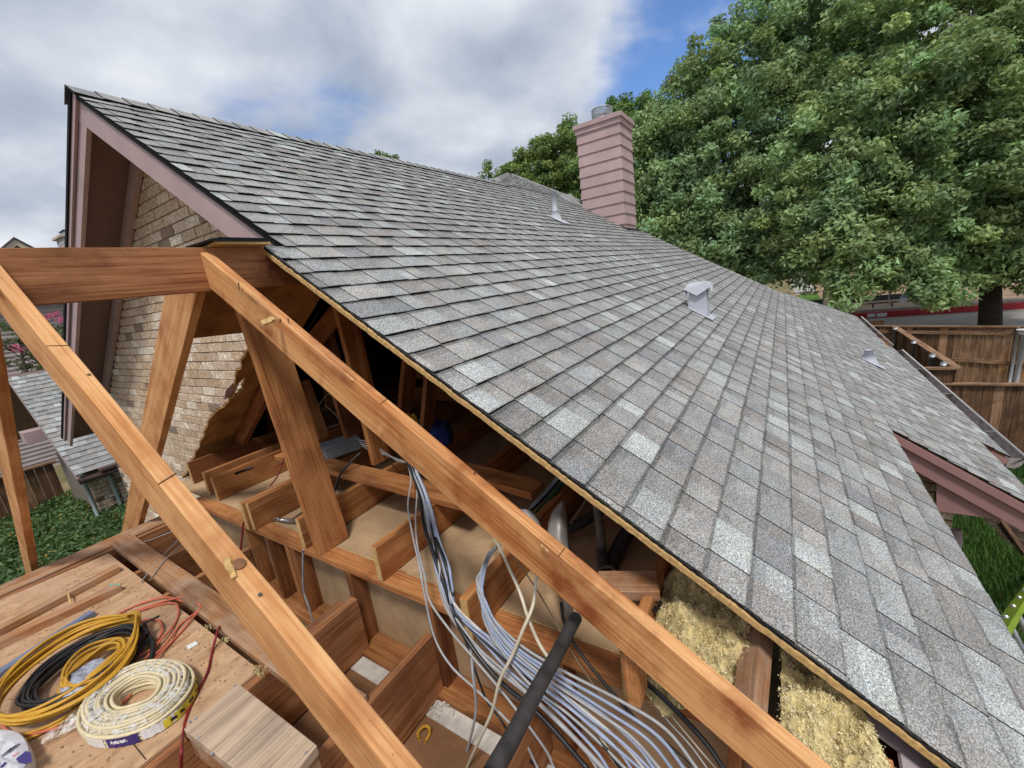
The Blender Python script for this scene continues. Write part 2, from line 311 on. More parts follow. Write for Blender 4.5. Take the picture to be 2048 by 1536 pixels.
def catmull(pts, k=8, closed=False):
    P = [Vector(p) for p in pts]; n = len(P); out_ = []
    rngi = range(n) if closed else range(n - 1)
    for i in rngi:
        p0 = P[(i - 1) % n] if closed or i > 0 else P[0] * 2 - P[1]; p1 = P[i]; p2 = P[(i + 1) % n]
        p3 = P[(i + 2) % n] if closed or i + 2 < n else P[-1] * 2 - P[-2]
        for j in range(k):
            u = j / k; out_.append(.5 * ((2 * p1) + (p2 - p0) * u + (2 * p0 - 5 * p1 + 4 * p2 - p3) * u * u + (3 * p1 - p0 - 3 * p2 + p3) * u ** 3))
    if not closed: out_.append(P[-1])
    return out_
def tube_geo(pts, rad, n=8, closed=False, flat=1.0, upv=ZV, caps=True):
    vs = []; fs = []; m_ = len(pts)
    for i, p in enumerate(pts):
        a = pts[(i - 1) % m_] if closed or i > 0 else pts[0]; b = pts[(i + 1) % m_] if closed or i < m_ - 1 else pts[-1]
        tn = (b - a).normalized(); s_ = tn.cross(upv)
        if s_.length < 1e-3: s_ = tn.cross(XV)
        s_.normalize(); w_ = s_.cross(tn); rr = rad[i] if hasattr(rad, '__len__') else rad
        for k in range(n):
            an = 2 * math.pi * k / n; vs.append(p + s_ * (math.cos(an) * rr) + w_ * (math.sin(an) * rr * flat))
    for i in range(m_ if closed else m_ - 1):
        for k in range(n):
            a = i * n + k; b = i * n + (k + 1) % n; c = ((i + 1) % m_) * n; fs.append((a, b, c + (k + 1) % n, c + k))
    if not closed and caps: fs += [tuple(range(n)), tuple(reversed(range((m_ - 1) * n, m_ * n)))]
    return vs, fs
def tube(name, pts, rad, m, parent=None, n=8, k=8, closed=False, flat=1.0, smooth=True, upv=ZV, straight=False):
    q = [Vector(p) for p in pts] if straight else catmull(pts, k, closed)
    if hasattr(rad, '__len__') and not straight: rad = list(np.interp(np.linspace(0, len(rad) - 1, len(q)), range(len(rad)), rad))
    vs, fs = tube_geo(q, rad, n, closed, flat, upv); return make(name, vs, fs, m, parent, smooth=smooth)
class Acc:
    def __init__(s): s.v = []; s.f = []; s.c = []; s.m = []
    def add(s, vs, fs, c=None, mi=0):
        o = len(s.v); s.v += [tuple(v) for v in vs]; s.f += [tuple(i + o for i in q) for q in fs]
        s.c += [c or (1, 1, 1)] * len(fs); s.m += [mi] * len(fs)
    def box(s, a, b, c=None, mi=0):
        x0, y0, z0 = a; x1, y1, z1 = b
        s.add([(x0, y0, z0), (x1, y0, z0), (x1, y1, z0), (x0, y1, z0), (x0, y0, z1), (x1, y0, z1), (x1, y1, z1), (x0, y1, z1)],
              [(0, 3, 2, 1), (4, 5, 6, 7), (0, 1, 5, 4), (1, 2, 6, 5), (2, 3, 7, 6), (3, 0, 4, 7)], c, mi)
    def build(s, name, m, parent=None, cols=False, smooth=False, mats=None, origin=None):
        return make(name, s.v, s.f, m, parent, cols=s.c if cols else None, smooth=smooth, mats=mats, midx=s.m if mats else None, origin=origin)
def isect(pn, pd, o_, dr):  # ray from o_ along dr to plane
    return o_ + dr * ((pd - pn.dot(o_)) / pn.dot(dr))

# ================================================================ SETTING: ground, road, lawn
LAWN = None
def ground_mat(name, c1, c2, c3, sc=1.0, b_=.5):
    m, t, b = mat(name); setc(b, c1, .95, .1); v = objvec(t, rnd=0)
    n = noise(t, v, sc, 7, .6); r = ramp(t, [(.3, c1), (.5, c2), (.7, c3)]); t.links.new(n, r.inputs[0])
    n2_ = noise(t, v, sc * 14, 4, .7); r2 = ramp(t, [(.3, .7), (.7, 1.2)]); t.links.new(n2_, r2.inputs[0])
    t.links.new(mixc(t, 1.0, r.outputs[0], r2.outputs[0], 'MULTIPLY'), b.inputs['Base Color']); bump(t, b, n2_, b_, .02); return m
G_DRY = ground_mat('dry_yard_ground', (.12, .13, .05), (.20, .17, .09), (.30, .23, .14), .5)
G_LAWN = ground_mat('lawn_soil', (.018, .045, .012), (.028, .065, .016), (.05, .09, .026), 1.4)
G_SOIL = ground_mat('dark_bed_soil', (.035, .024, .018), (.055, .038, .028), (.11, .08, .055), 5)
G_ROAD = ground_mat('pale_concrete_road', (.34, .31, .28), (.38, .35, .32), (.42, .39, .355), .7, .15)
G_MULCH = ground_mat('tan_mulch', (.26, .16, .10), (.36, .24, .15), (.44, .32, .21), 1.8)
G_COV = ground_mat('cover_soil', (.012, .022, .010), (.02, .035, .014), (.04, .05, .02), 3)
g = Acc(); g.add([(-60, -120, GZ), (400, -120, GZ), (400, 300, GZ), (-60, 300, GZ)], [(0, 1, 2, 3)]); tag(g.build('ground', G_DRY), kind='structure')
def quadstrip(name, pts, m, z): tag(make(name, [(p[0], p[1], z) for p in pts], [tuple(range(len(pts)))], m), kind='structure')
quadstrip('lawn', [(1.5, -12), (13.5, -12), (13.5, -1.2), (1.5, -1.2)], G_LAWN, GZ + .004)
quadstrip('soil_bed', [(7.2, -6.5), (10.2, -6.5), (8.9, -2.62), (7.9, -2.72), (6.6, -2.9), (6.2, -4.0)], G_SOIL, GZ + .010)
# the raised bed behind the house
quadstrip('raised_terrace', [(-14, 5.2), (6, 5.2), (6, 13.6), (-14, 13.6)], G_COV, -3.62)
# road beyond the fence: its kerb edge and its near edge follow the photograph
def gp(x, y, z=GZ): return PZ(x, y, z)
ka, kb = gp(1700, 639), gp(2048, 618)          # kerb foot line
na, nb = gp(1790, 661), gp(2048, 655)          # near edge
kd_ = (kb - ka).normalized(); nd_ = (nb - na).normalized()
K0, K1 = ka - kd_ * 6, kb + kd_ * 60; N0, N1 = na - nd_ * 14, nb + nd_ * 45
quadstrip('road', [(K0.x, K0.y), (K1.x, K1.y), (N1.x, N1.y), (N0.x, N0.y)], G_ROAD, GZ + .012)
kp = Vector((-kd_.y, kd_.x, 0)); kp = kp if kp.x > 0 else -kp
REDP = plain('red_kerb_paint', (.42, .035, .04), .7, .3, var=.2); CONC = plain('kerb_concrete', (.42, .38, .32), .9, .15, var=.2, scale=2)
a = Acc(); q = [K0, K1, K1 + kp * .32, K0 + kp * .32]; a.add([(p.x, p.y, GZ) for p in q] + [(p.x, p.y, GZ + .30) for p in q], [(4, 5, 6, 7), (0, 1, 5, 4), (1, 2, 6, 5), (2, 3, 7, 6), (3, 0, 4, 7)])
tag(a.build('kerb', REDP), kind='structure')
a = Acc(); q = [K0 + kp * .32, K1 + kp * .32, K1 + kp * 1.1, K0 + kp * 1.1]; a.add([(p.x, p.y, GZ) for p in q] + [(p.x, p.y, GZ + .42) for p in q], [(4, 5, 6, 7), (0, 1, 5, 4), (1, 2, 6, 5), (2, 3, 7, 6), (3, 0, 4, 7)])
tag(a.build('pavement', CONC), kind='structure')
a = Acc()                                      # white stencilled blocks on the red kerb (lettering too small to read)
for x0, x1 in ((1743, 1763), (1722, 1737)):
    p0, p1 = gp(x0, 632), gp(x1, 631); u0, u1 = (p0 - ka).dot(kd_), (p1 - ka).dot(kd_); A_, B_ = ka + kd_ * u0 - kp * .004, ka + kd_ * u1 - kp * .004
    a.add([A_ + ZV * .06, B_ + ZV * .06, B_ + ZV * .25, A_ + ZV * .25], [(0, 1, 2, 3)])
tag(a.build('kerb_marking', WHT), kind='structure')
quadstrip('mulch_ground', [tuple((K0 + kp * 1.1)[:2]), tuple((K1 + kp * 1.1)[:2]), tuple((K1 + kp * 26)[:2]), tuple((K0 + kp * 26 + kd_ * 8)[:2])], G_MULCH, GZ + .016)
q = [gp(1570, 548), gp(1622, 542), gp(1632, 582), gp(1592, 590)]; quadstrip('path', [(p.x, p.y) for p in q], G_ROAD, GZ + .02)
q = [gp(1560, 596), gp(1634, 586), gp(1650, 612), gp(1600, 615)]; quadstrip('verge', [(p.x, p.y) for p in q], ground_mat('bright_verge', (.06, .14, .02), (.09, .19, .03), (.12, .22, .04), .6), GZ + .02)

# ================================================================ HOUSE
HX0, HX1 = 1.28, 10.2
house = empty('house', (5.0, 3.0, GZ), 'cream brick house with a long grey shingled gable roof and mauve trim', 'house')
PAL0 = [(.165, .175, .185), (.20, .215, .225), (.24, .262, .27), (.155, .145, .140), (.18, .165, .158), (.142, .15, .165), (.29, .325, .325), (.205, .20, .20), (.175, .18, .182), (.225, .215, .21)]
PAL = [tuple(((q * .6 + sum(c) / 3 * .4) * .72 + .052) * 1.56 * k_ for q, k_ in zip(c, (1.02, 1.0, .975))) for c in PAL0]
PW = [14, 12, 9, 12, 12, 9, 4, 12, 14, 10]
EDGE = (.012, .012, .013)
def shingles(acc, s0, xint, basis, course=.143, seed=1, bright=1.0, minw=.085, maxw=.215):
    """courses from row list; basis(X, s, h) -> point; xint(s) -> list of X intervals"""
    rd = random.Random(seed)
    for s in s0:
        for (xa, xb) in xint(s + course * .5):
            x = xa - rd.uniform(0, .25); tooth = rd.random() < .5; wob0 = rd.uniform(-.0015, .0015)
            while x < xb:
                w_ = rd.uniform(minw, maxw) * (1.0 if tooth else .85); x1 = min(x + w_, xb); x0 = max(x, xa)
                if x1 - x0 > .012:
                    c = rd.choices(PAL, PW)[0]; v_ = rd.uniform(.92, 1.08) * bright; c = tuple(q * v_ for q in c)
                    h0 = .0098 + (.0035 if tooth else 0) + rd.uniform(0, .0012); h1 = .0015 + (.0035 if tooth else 0); wob = rd.uniform(-.002, .002)
                    a0, a1 = basis(x0, s + wob0 + wob, h0), basis(x1, s + wob0 - wob * .3, h0)
                    m0, m1 = basis(x0, s + course * .62, h0 * .38 + h1 * .62), basis(x1, s + course * .62, h0 * .38 + h1 * .62)
                    b0, b1 = basis(x0, s + course + .012, h1), basis(x1, s + course + .012, h1)
                    c0, c1 = basis(x0, s + wob0 + wob, -.001), basis(x1, s + wob0 - wob * .3, -.001)
                    d0, d1 = basis(x0, s + course, -.002), basis(x1, s + course, -.002)
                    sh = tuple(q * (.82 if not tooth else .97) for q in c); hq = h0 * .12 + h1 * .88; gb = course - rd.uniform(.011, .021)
                    e0, e1 = basis(x0, s + gb, hq), basis(x1, s + gb + rd.uniform(-.003, .003), hq); dk = tuple(q * .54 for q in c); lo = tuple(q * .74 for q in c); hp_ = h0 * .96 + h1 * .04  # strip by the next butt: its shadow and grime painted into the colour
                    f0, f1 = basis(x0, s + .006 + wob, hp_), basis(x1, s + .006 - wob * .3, hp_)
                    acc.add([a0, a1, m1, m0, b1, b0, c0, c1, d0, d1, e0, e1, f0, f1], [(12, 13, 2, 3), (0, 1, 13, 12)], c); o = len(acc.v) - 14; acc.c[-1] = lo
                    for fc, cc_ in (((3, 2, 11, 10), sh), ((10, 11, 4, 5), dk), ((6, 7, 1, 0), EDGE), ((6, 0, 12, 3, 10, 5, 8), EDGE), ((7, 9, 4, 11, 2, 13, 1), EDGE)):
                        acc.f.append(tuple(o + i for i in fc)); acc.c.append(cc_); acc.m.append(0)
                x += w_; tooth = not tooth
# front slope: the outline on the roof plane, X range by row
XMX_Y = [-2.2, -1.84, -1.83, -1.76, -.87, .13, 1.5, 2.73, 4.1, 4.25, 4.76, 5.24]; XMX_X = [11.25, 11.25, 15.6, 15.4, 13.8, 11.6, 10.9, 10.35, 10.3, 10.5, 9.6, 8.97]
def xint_front(s):
    Y = Yof(s); xm = float(np.interp(Y, XMX_Y, XMX_X))
    if Y > YR + .02: return [(6.75 + (Y - YR) * 2.15, xm)] if 6.75 + (Y - YR) * 2.15 < xm else []
    if Y > 2.13: x0 = HX0
    elif Y > -.74: x0 = 1.172
    elif Y > -1.73: x0 = 4.30
    elif Y > -2.0: x0 = 5.80
    else: return []
    return [(x0, xm)]
SB0 = .0792; rows = [SB0 + k * .143 for k in range(-22, 40)]
rows = [s for s in rows if Yof(s) < 5.25 and Yof(s) > -2.02]
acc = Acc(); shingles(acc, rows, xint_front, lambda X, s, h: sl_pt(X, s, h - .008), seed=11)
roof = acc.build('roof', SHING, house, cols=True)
# decking below the shingles (split edge visible along the cut)
def deck(name, x0, x1, ya, yb, m, par, h0=-.010, h1=-.024, sub=False):
    return slab(name, [roofpt(x0, ya, h0), roofpt(x1, ya, h0), roofpt(x1, yb, h0), roofpt(x0, yb, h0)], NV * (h1 - h0), m, par)
def ragged_edge(name, x, ya, yb, h0, h1, wdt, amp, m, par, n=160, seed=3):
    rd = random.Random(seed); vs = []; fs = []; k = 0.0
    for i in range(n + 1):
        Y = ya + (yb - ya) * i / n; k = k * .6 + rd.uniform(-amp, amp); k2 = rd.uniform(-.0015, .0015)
        for (xx, hh) in ((x + k, h0 + k2 * .4), (x + k * .8, h1 + k2), (x + wdt, h1), (x + wdt, h0)): vs.append(roofpt(xx, Y, hh))
    for i in range(n):
        for j in range(4): a_ = i * 4 + j; b_ = i * 4 + (j + 1) % 4; fs.append((a_, b_, b_ + 4, a_ + 4))
    return make(name, vs, fs, m, par)
deck('roof_decking', 1.185, 10.2, -.70, 2.12, W_MID, house, -.012, -.024)
deck('roof_decking', 1.34, 10.2, 2.121, 4.19, W_MID, house, -.012, -.024)
deck('roof_decking', 4.34, 5.82, -1.70, -.705, W_MID, house, -.012, -.024)
deck('roof_decking', 5.83, 13.0, -1.95, -.705, W_MID, house, -.012, -.024)
ragged_edge('cut_decking_edge', 1.160, -.71, 2.11, -.011, -.029, .03, .0016, W_CUT, house)
ragged_edge('felt_edge', 1.168, -.715, 2.11, -.006, -.0105, .03, .0032, FELT, house, 420, 5)
ragged_edge('shingle_edge', 1.168, -.72, 2.115, .000, -.0035, .008, .0025, plain('cut_shingle_edge', (.06, .06, .055), .95, .1, var=.6, scale=60), house, 420, 8)
# rear slope, mirrored
def sl_back(X, s, h): # s measured down from ridge
    return Vector((X, YR, ZR)) + SB * (-s) + NB * h
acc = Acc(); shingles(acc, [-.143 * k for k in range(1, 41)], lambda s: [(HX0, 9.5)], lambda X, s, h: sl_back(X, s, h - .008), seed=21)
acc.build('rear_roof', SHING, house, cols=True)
slab('rear_decking', [sl_back(1.3, 0, -.012), sl_back(9.5, 0, -.012), sl_back(9.5, -5.72, -.012), sl_back(1.3, -5.72, -.012)], NB * -.03, SOFF, house)
# hip end that falls away on the far side
hp = [(x, y) for y, x in zip(XMX_Y[2:], XMX_X[2:])]
vs = []; fs = []
for x, y in hp: vs += [roofpt(x - .02, y, -.02), roofpt(x - .02, y, -.02) + Vector((3.2, 1.0, -2.3))]
for i in range(len(hp) - 1): fs.append((2 * i, 2 * i + 1, 2 * i + 3, 2 * i + 2))
make('hip_roof', vs, fs, plain('far_shingle', (.19, .19, .19), .95, .1, var=.4, scale=20), house)
# ridge caps
def caps(acc, x0, x1, y_, z_, seed=5):
    rd = random.Random(seed); x = x0
    while x < x1:
        c = rd.choices(PAL, PW)[0]; xe = min(x + .155, x1 + .02); a0 = Vector((x, y_, z_)); a1 = Vector((xe + .02, y_, z_)); hh = .018; h2 = .010
        P = [a0 + SV * -.14 + NV * hh, a0 + ZV * (hh + .006), a0 + SB * .14 + NB * hh, a1 + SV * -.14 + NV * h2, a1 + ZV * (h2 + .004), a1 + SB * .14 + NB * h2,
             a0 + SV * -.14 + NV * .002, a0 + ZV * .002, a0 + SB * .14 + NB * .002, a1 + SV * -.14 + NV * .0]
        acc.add(P, [(0, 3, 4, 1), (1, 4, 5, 2)], c); o = len(acc.v) - 10
        for fc in ((6, 0, 1, 7), (7, 1, 2, 8), (6, 9, 3, 0)): acc.f.append(tuple(o + i for i in fc)); acc.c.append(EDGE); acc.m.append(0)
        x = xe
acc = Acc(); caps(acc, HX0 - .02, 6.9, YR, ZR); acc.build('ridge_cap', SHING, house, cols=True)
# cross ridge peak caps (rising from the main ridge)
acc = Acc(); pts_ = [roofpt(6.85, 4.30), roofpt(8.97, 5.24)], [roofpt(8.97, 5.24), roofpt(10.5, 4.27)]
for A_, B_ in pts_:
    n_ = int((B_ - A_).length / .16)
    for i in range(n_):
        p0, p1 = A_.lerp(B_, i / n_), A_.lerp(B_, (i + 1.12) / n_); c = random.choices(PAL, PW)[0]; side = (B_ - A_).normalized().cross(NV) * .12
        acc.add([p0 - side + NV * .012, p0 + side + NV * .004 - ZV * .05, p1 + side - ZV * .05, p1 - side + NV * .006], [(0, 1, 2, 3), (3, 2, 1, 0)][:1], c)
acc.build('hip_cap', SHING, house, cols=True)
# rakes of the main gable: fascia boards, trim, soffits
def rake(name, ya, yb, dirn, x0, x1, h0, h1, m):
    """board under the roof edge; dirn +1 front slope, -1 rear slope"""
    if dirn > 0: P = [roofpt(x0, ya, h0), roofpt(x1, ya, h0), roofpt(x1, yb, h0), roofpt(x0, yb, h0)]; th = NV * (h1 - h0)
    else:
        q = lambda X, Y: Vector((X, YR, ZR)) + SB * ((Y - YR) / CT) + NB * h0
        P = [q(x0, ya), q(x1, ya), q(x1, yb), q(x0, yb)]; th = NB * (h1 - h0)
    return slab(name, P, th, m, house)
rake('rake_fascia', 2.13, YR + .05, 1, 1.305, 1.335, -.030, -.20, PINK)
rake('rake_trim', 2.13, YR - .01, 1, 1.290, 1.305, -.020, -.045, FELT)
rake('rake_fascia', YR - .02, 8.98, -1, 1.3075, 1.337, -.030, -.19, PINK)
rake('rake_trim', YR - .01, 9.0, -1, 1.285, 1.303, -.020, -.075, PINK)
rake('rake_trim', YR - .01, 9.0, -1, 1.272, 1.284, .004, -.028, FELT)
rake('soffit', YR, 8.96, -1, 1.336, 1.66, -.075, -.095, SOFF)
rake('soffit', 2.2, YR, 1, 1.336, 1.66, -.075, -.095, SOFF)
rake('frieze_board', YR + .02, 8.9, -1, 1.615, 1.664, -.10, -.20, PINK)
rake('frieze_board', 2.25, YR - .02, 1, 1.615, 1.664, -.10, -.20, PINK)
# gable wall of individual bricks
XW = 1.668
def gable_top(Y): return (T * min(Y, 2 * YR - Y) - D / CT) - .13
def gable_ok(Y, z):
    if z > gable_top(Y) or Y > 8.6: return False
    if Y < 2.12: return False
    if Y < 4.6 and z < Z2 - T * (Y - Y2) + .01: return False
    return z > -3.7
BC = [tuple(q * 1.68 for q in c) for c in [(.52, .42, .31), (.56, .47, .36), (.48, .385, .28), (.66, .60, .50), (.45, .35, .25), (.53, .44, .345)]]
acc = Acc(); rd = random.Random(4); row = 0; z = -3.7
while z < 2.0:
    y = 1.9 + (.127 if row % 2 else 0)
    while y < 8.7:
        w_ = .244; ym, zm = y + w_ / 2, z + .037
        if gable_ok(ym, zm) and gable_ok(ym, z + .07):
            j = rd.uniform(-.004, .004); c = rd.choice(BC) if rd.random() > .035 else (.25, .215, .19); v_ = rd.uniform(.88, 1.1); c = tuple(q * v_ for q in c)
            e = [rd.uniform(-.003, .003) for _ in range(4)]
            x0 = XW + j; acc.add([(x0 + .012, y + .001, z - .001), (x0 + .012, y + w_ - .001 + e[0], z - .001 + e[1] * .5), (x0 + .012, y + w_ - .001, z + .077 + e[2] * .5), (x0 + .012, y + .001, z + .077 + e[3] * .5),
                     (x0, y + .004, z + .003), (x0, y + w_ - .004, z + .003), (x0, y + w_ - .004, z + .073), (x0, y + .004, z + .073), ],
                    [(4, 7, 6, 5), (0, 4, 5, 1), (1, 5, 6, 2), (2, 6, 7, 3), (3, 7, 4, 0)], c)
        y += w_ + .009
    z += .0835; row += 1
wall = acc.build('gable_wall', BRICK, house, cols=True)
gp_ = [(XW + .01, 2.16, gable_top(2.16)), (XW + .01, YR, gable_top(YR)), (XW + .01, 8.7, gable_top(8.7)), (XW + .01, 8.7, -3.7), (XW + .01, 4.7, -3.7), (XW + .01, 4.7, Z2 - T * (4.7 - Y2) + .0), (XW + .01, 2.16, Z2 - .02)]
slab('gable_mortar', gp_, (.08, 0, 0), MORT, house)
# rowlock fan of pale bricks at the old arch
a = Acc()
for i, (x, y) in enumerate(((470, 498), (452, 505), (330, 612))): pass
# chimney
ch = empty('chimney', roofpt(9.7, 3.3)); ch.parent = house; ch.location = wloc(ch) - wloc(house)
cx0, cx1, cy0, cy1, cz1 = 9.3, 10.1, 2.83, 3.74, 2.83
a = Acc(); n_ = 12; zb = .35; lap = .218; z = cz1
while z > .2:
    z0 = z - lap; o_ = .022
    # each course tapers outwards at its lower edge
    top_ = [(cx0, cy0, z), (cx1, cy0, z), (cx1, cy1, z), (cx0, cy1, z)]; bot = [(cx0 - o_, cy0 - o_, z0), (cx1 + o_, cy0 - o_, z0), (cx1 + o_, cy1 + o_, z0), (cx0 - o_, cy1 + o_, z0)]; inn = [(cx0, cy0, z0), (cx1, cy0, z0), (cx1, cy1, z0), (cx0, cy1, z0)]
    a.add(bot + top_ + inn, [(0, 1, 5, 4), (1, 2, 6, 5), (2, 3, 7, 6), (3, 0, 4, 7), (0, 8, 9, 1), (1, 9, 10, 2), (2, 10, 11, 3), (3, 11, 8, 0)]); z = z0
sid = a.build('siding', PINKC, ch)
a = Acc(); o_ = .035; a.box((cx0 - o_, cy0 - o_, cz1 - .03), (cx1 + o_, cy1 + o_, cz1 + .07)); o_ = .065; a.box((cx0 - o_, cy0 - o_, cz1 + .072), (cx1 + o_, cy1 + o_, cz1 + .155)); a.build('crown_trim', PINKC, ch)
cc_ = Vector((9.62, 3.28, cz1 + .155)); a = Acc(); R_ = .21
for zz_, zt in ((.0, .02), (.19, .21)):
    vs, fs = tube_geo([cc_ + Vector((math.cos(t_) * R_, math.sin(t_) * R_, .06 + zz_)) for t_ in np.linspace(0, 2 * math.pi, 29)[:-1]], .011, 6, True); a.add(vs, fs)
for i in range(56):
    t_ = 2 * math.pi * i / 56; p = cc_ + Vector((math.cos(t_) * R_, math.sin(t_) * R_, .06)); vs, fs = tube_geo([p, p + ZV * .20], .0055, 4); a.add(vs, fs)
for j in range(1, 8):
    vs, fs = tube_geo([cc_ + Vector((math.cos(t_) * R_, math.sin(t_) * R_, .06 + j * .025)) for t_ in np.linspace(0, 2 * math.pi, 29)[:-1]], .0055, 4, True); a.add(vs, fs)
a.build('mesh_guard', GALV, ch)
a = Acc(); vs = []; fs = []
for i in range(24): t_ = 2 * math.pi * i / 24; vs += [cc_ + Vector((math.cos(t_) * .15, math.sin(t_) * .15, 0)), cc_ + Vector((math.cos(t_) * .15, math.sin(t_) * .15, .12))]
fs = [(2 * i, (2 * i + 2) % 48, (2 * i + 3) % 48, 2 * i + 1) for i in range(24)] + [tuple(2 * i + 1 for i in range(24))]; a.add(vs, fs); a.build('flue', plain('rusty_flue', (.12, .06, .05), .8, .2, .2, var=.4), ch)
slab('flashing', [roofpt(9.22, 2.74, .012), roofpt(10.2, 2.74, .012), roofpt(10.2, 2.90, .012), roofpt(9.22, 2.90, .012)], NV * .004, FELT, ch)
# small cricket behind the chimney
a = Acc(); A_ = roofpt(9.15, 3.95); B_ = roofpt(9.3, 3.72); a.add([A_, B_ + ZV * .02, Vector((9.34, 4.02, B_.z + .36)), roofpt(9.25, 4.3)], [(0, 1, 2, 3)], PAL[5]); a.build('cricket', SHING, ch, cols=True)
# plumbing vent pipe with lead boot
def vent_pipe(px, py, h, rad, name='vent_pipe'):
    p = RF(px, py); e = empty(name, p); e.parent = house; e.location = wloc(e) - wloc(house)
    tube('pipe', [p, p + ZV * h], rad, VENTM, e, 14, straight=True)
    tube('boot', [p - ZV * .06, p + ZV * .03, p + ZV * .10], [rad * 2.4, rad * 1.9, rad * 1.12], VENTM, e, 14, straight=True)
    q = p; slab('flashing_plate', [q + XV * -.12 + SV * .10 + NV * .004, q + XV * .12 + SV * .10 + NV * .004, q + XV * .12 + SV * -.22 + NV * .014, q + XV * -.12 + SV * -.22 + NV * .014], NV * .003, VENTM, e)
    return e
vent_pipe(1111, 437, .38, .042)
e = vent_pipe(1736, 722, .16, .05)
# square vent with folded hood
p = RF(1398, 624); e = empty('roof_vent', p); e.parent = house; e.location = wloc(e) - wloc(house)
a = Acc(); r0, r1 = .10, .080; hv = .27
b0 = [p + Vector((sx * r0, sy * r0, -.10)) for sx, sy in ((-1, -1), (1, -1), (1, 1), (-1, 1))]; b1 = [p + Vector((sx * r1, sy * r1, hv)) for sx, sy in ((-1, -1), (1, -1), (1, 1), (-1, 1))]
a.add(b0 + b1, [(0, 1, 5, 4), (1, 2, 6, 5), (2, 3, 7, 6), (3, 0, 4, 7), (4, 5, 6, 7)]); a.build('vent_shaft', VENTM, e)
a = Acc(); r2 = .125; top = hv + .055
cr = [p + Vector((sx * r2, sy * r2, hv - .01)) for sx, sy in ((-1, -1), (1, -1), (1, 1), (-1, 1))]; md = [p + Vector((sx * r2, sy * r2, hv - .085)) for sx, sy in ((0, -1), (1, 0), (0, 1), (-1, 0))]; ap = p + ZV * top
tops = [p + Vector((sx * .07, sy * .085, top - .01)) for sx, sy in ((-1, -1), (1, -1), (1, 1), (-1, 1))]
vs = cr + md + tops
fs = [(0, 4, 9, 8), (4, 1, 9), (1, 5, 10, 9), (5, 2, 10), (2, 6, 11, 10), (6, 3, 11), (3, 7, 8, 11), (7, 0, 8), (8, 9, 10, 11)]; a.add(vs, fs)
hood = a.build('vent_hood', VENTM, e); q = hood.modifiers.new('solid', 'SOLIDIFY'); q.thickness = .006
slab('flashing_plate', [p + XV * -.13 + SV * .12 + NV * .004, p + XV * .13 + SV * .12 + NV * .004, p + XV * .13 + SV * -.17 + NV * .014, p + XV * -.13 + SV * -.17 + NV * .014], NV * .003, VENTM, e)
tag(e, 'folded sheet metal vent hood')
# gutters along the lower eave
GUTI = plain('weathered_gutter_metal', (.38, .33, .32), .7, .3, var=.5, scale=12)
def gutter(x0, x1, Y, endcap=False):
    z_ = T * Y - D / CT; gpar = empty('gutter', (x0, Y, z_ - .12)); gpar.parent = house; gpar.location = wloc(gpar) - wloc(house)
    prof = [(.012, -.01), (.012, -.105), (-.045, -.115), (-.085, -.08), (-.105, -.03), (-.105, .012), (-.118, .014), (-.118, .004)]
    vs = []; fs = []; n_ = 20
    for i in range(n_ + 1):
        x = x0 + (x1 - x0) * i / n_
        for (dy_, dz_) in prof: vs.append((x, Y + dy_, z_ - .02 + dz_ + random.uniform(-.002, .002)))
    k = len(prof)
    for i in range(n_):
        for j in range(k - 1): a_ = i * k + j; fs.append((a_, a_ + 1, a_ + 1 + k, a_ + k))
    fs.append(tuple(range(k)))
    o = make('trough', vs, fs, GUTI, gpar); q = o.modifiers.new('solid', 'SOLIDIFY'); q.thickness = .004
    tube('rim', [Vector((x0, Y - .112, z_ - .004)), Vector((x1, Y - .112, z_ - .004))], .011, GUTW, gpar, 8, straight=True)
    a = Acc(); rd = random.Random(int(x0)); x = x0 + .3
    while x < x1:
        l_ = rd.uniform(.15, .5)
        if rd.random() < .55:
            for _ in range(int(l_ * 160)):
                c = Vector((x + rd.uniform(0, l_), Y - .045 + rd.uniform(-.035, .03), z_ - .035 + rd.uniform(-.02, .03))); s_ = rd.uniform(.015, .045); d1 = Vector((rd.uniform(-1, 1), rd.uniform(-1, 1), rd.uniform(-.3, .3))) * s_; d2 = Vector((rd.uniform(-1, 1), rd.uniform(-1, 1), rd.uniform(-.3, .3))) * s_ * .5
                a.add([c - d1, c + d2, c + d1, c - d2], [(0, 1, 2, 3)])
        x += l_ + rd.uniform(.1, .5)
    tag(a.build('leaf_litter', LEAFY, gpar), kind='stuff')
    for x in np.arange(x0 + .7, x1, 1.5): tube('strap', [Vector((x, Y + .01, z_ + .0)), Vector((x, Y - .108, z_ + .002))], .004, GUTI, gpar, 5, straight=True)
gutter(5.86, 11.2, -1.985); gutter(11.25, 15.5, -1.845)
# lower wing: rake boards, gable panel, brick wall, downspout
rake('rake_fascia', -1.72, -.74, 1, 4.315, 4.345, -.082, -.205, PINKD)
rake('rake_trim', -1.735, -.735, 1, 4.285, 4.315, -.022, -.078, PINKD)
slab('gable_panel', [PX(1873, 944, 4.352), PX(1873, 1022, 4.352), PX(2050, 1046, 4.352), PX(2075, 1040, 4.352), PX(1990, 965, 4.352)], (.02, 0, 0), PINKD, house)
tube('panel_joint', [PX(1880, 950, 4.349), PX(2045, 1040, 4.349)], .004, LEAFY, house, 5, straight=True)
box('corner_board', (4.58, -.98, GZ), (4.61, -.86, -1.78), SOFF, house)
rake('rake_fascia', -1.98, -1.74, 1, 5.82, 5.85, -.03, -.19, PINKD)
slab('lower_eave_fascia', [roofpt(4.35, -1.725, -.02), roofpt(5.8, -1.725, -.02), roofpt(5.8, -1.725, -.2), roofpt(4.35, -1.725, -.2)], (0, .02, 0), PINKD, house)
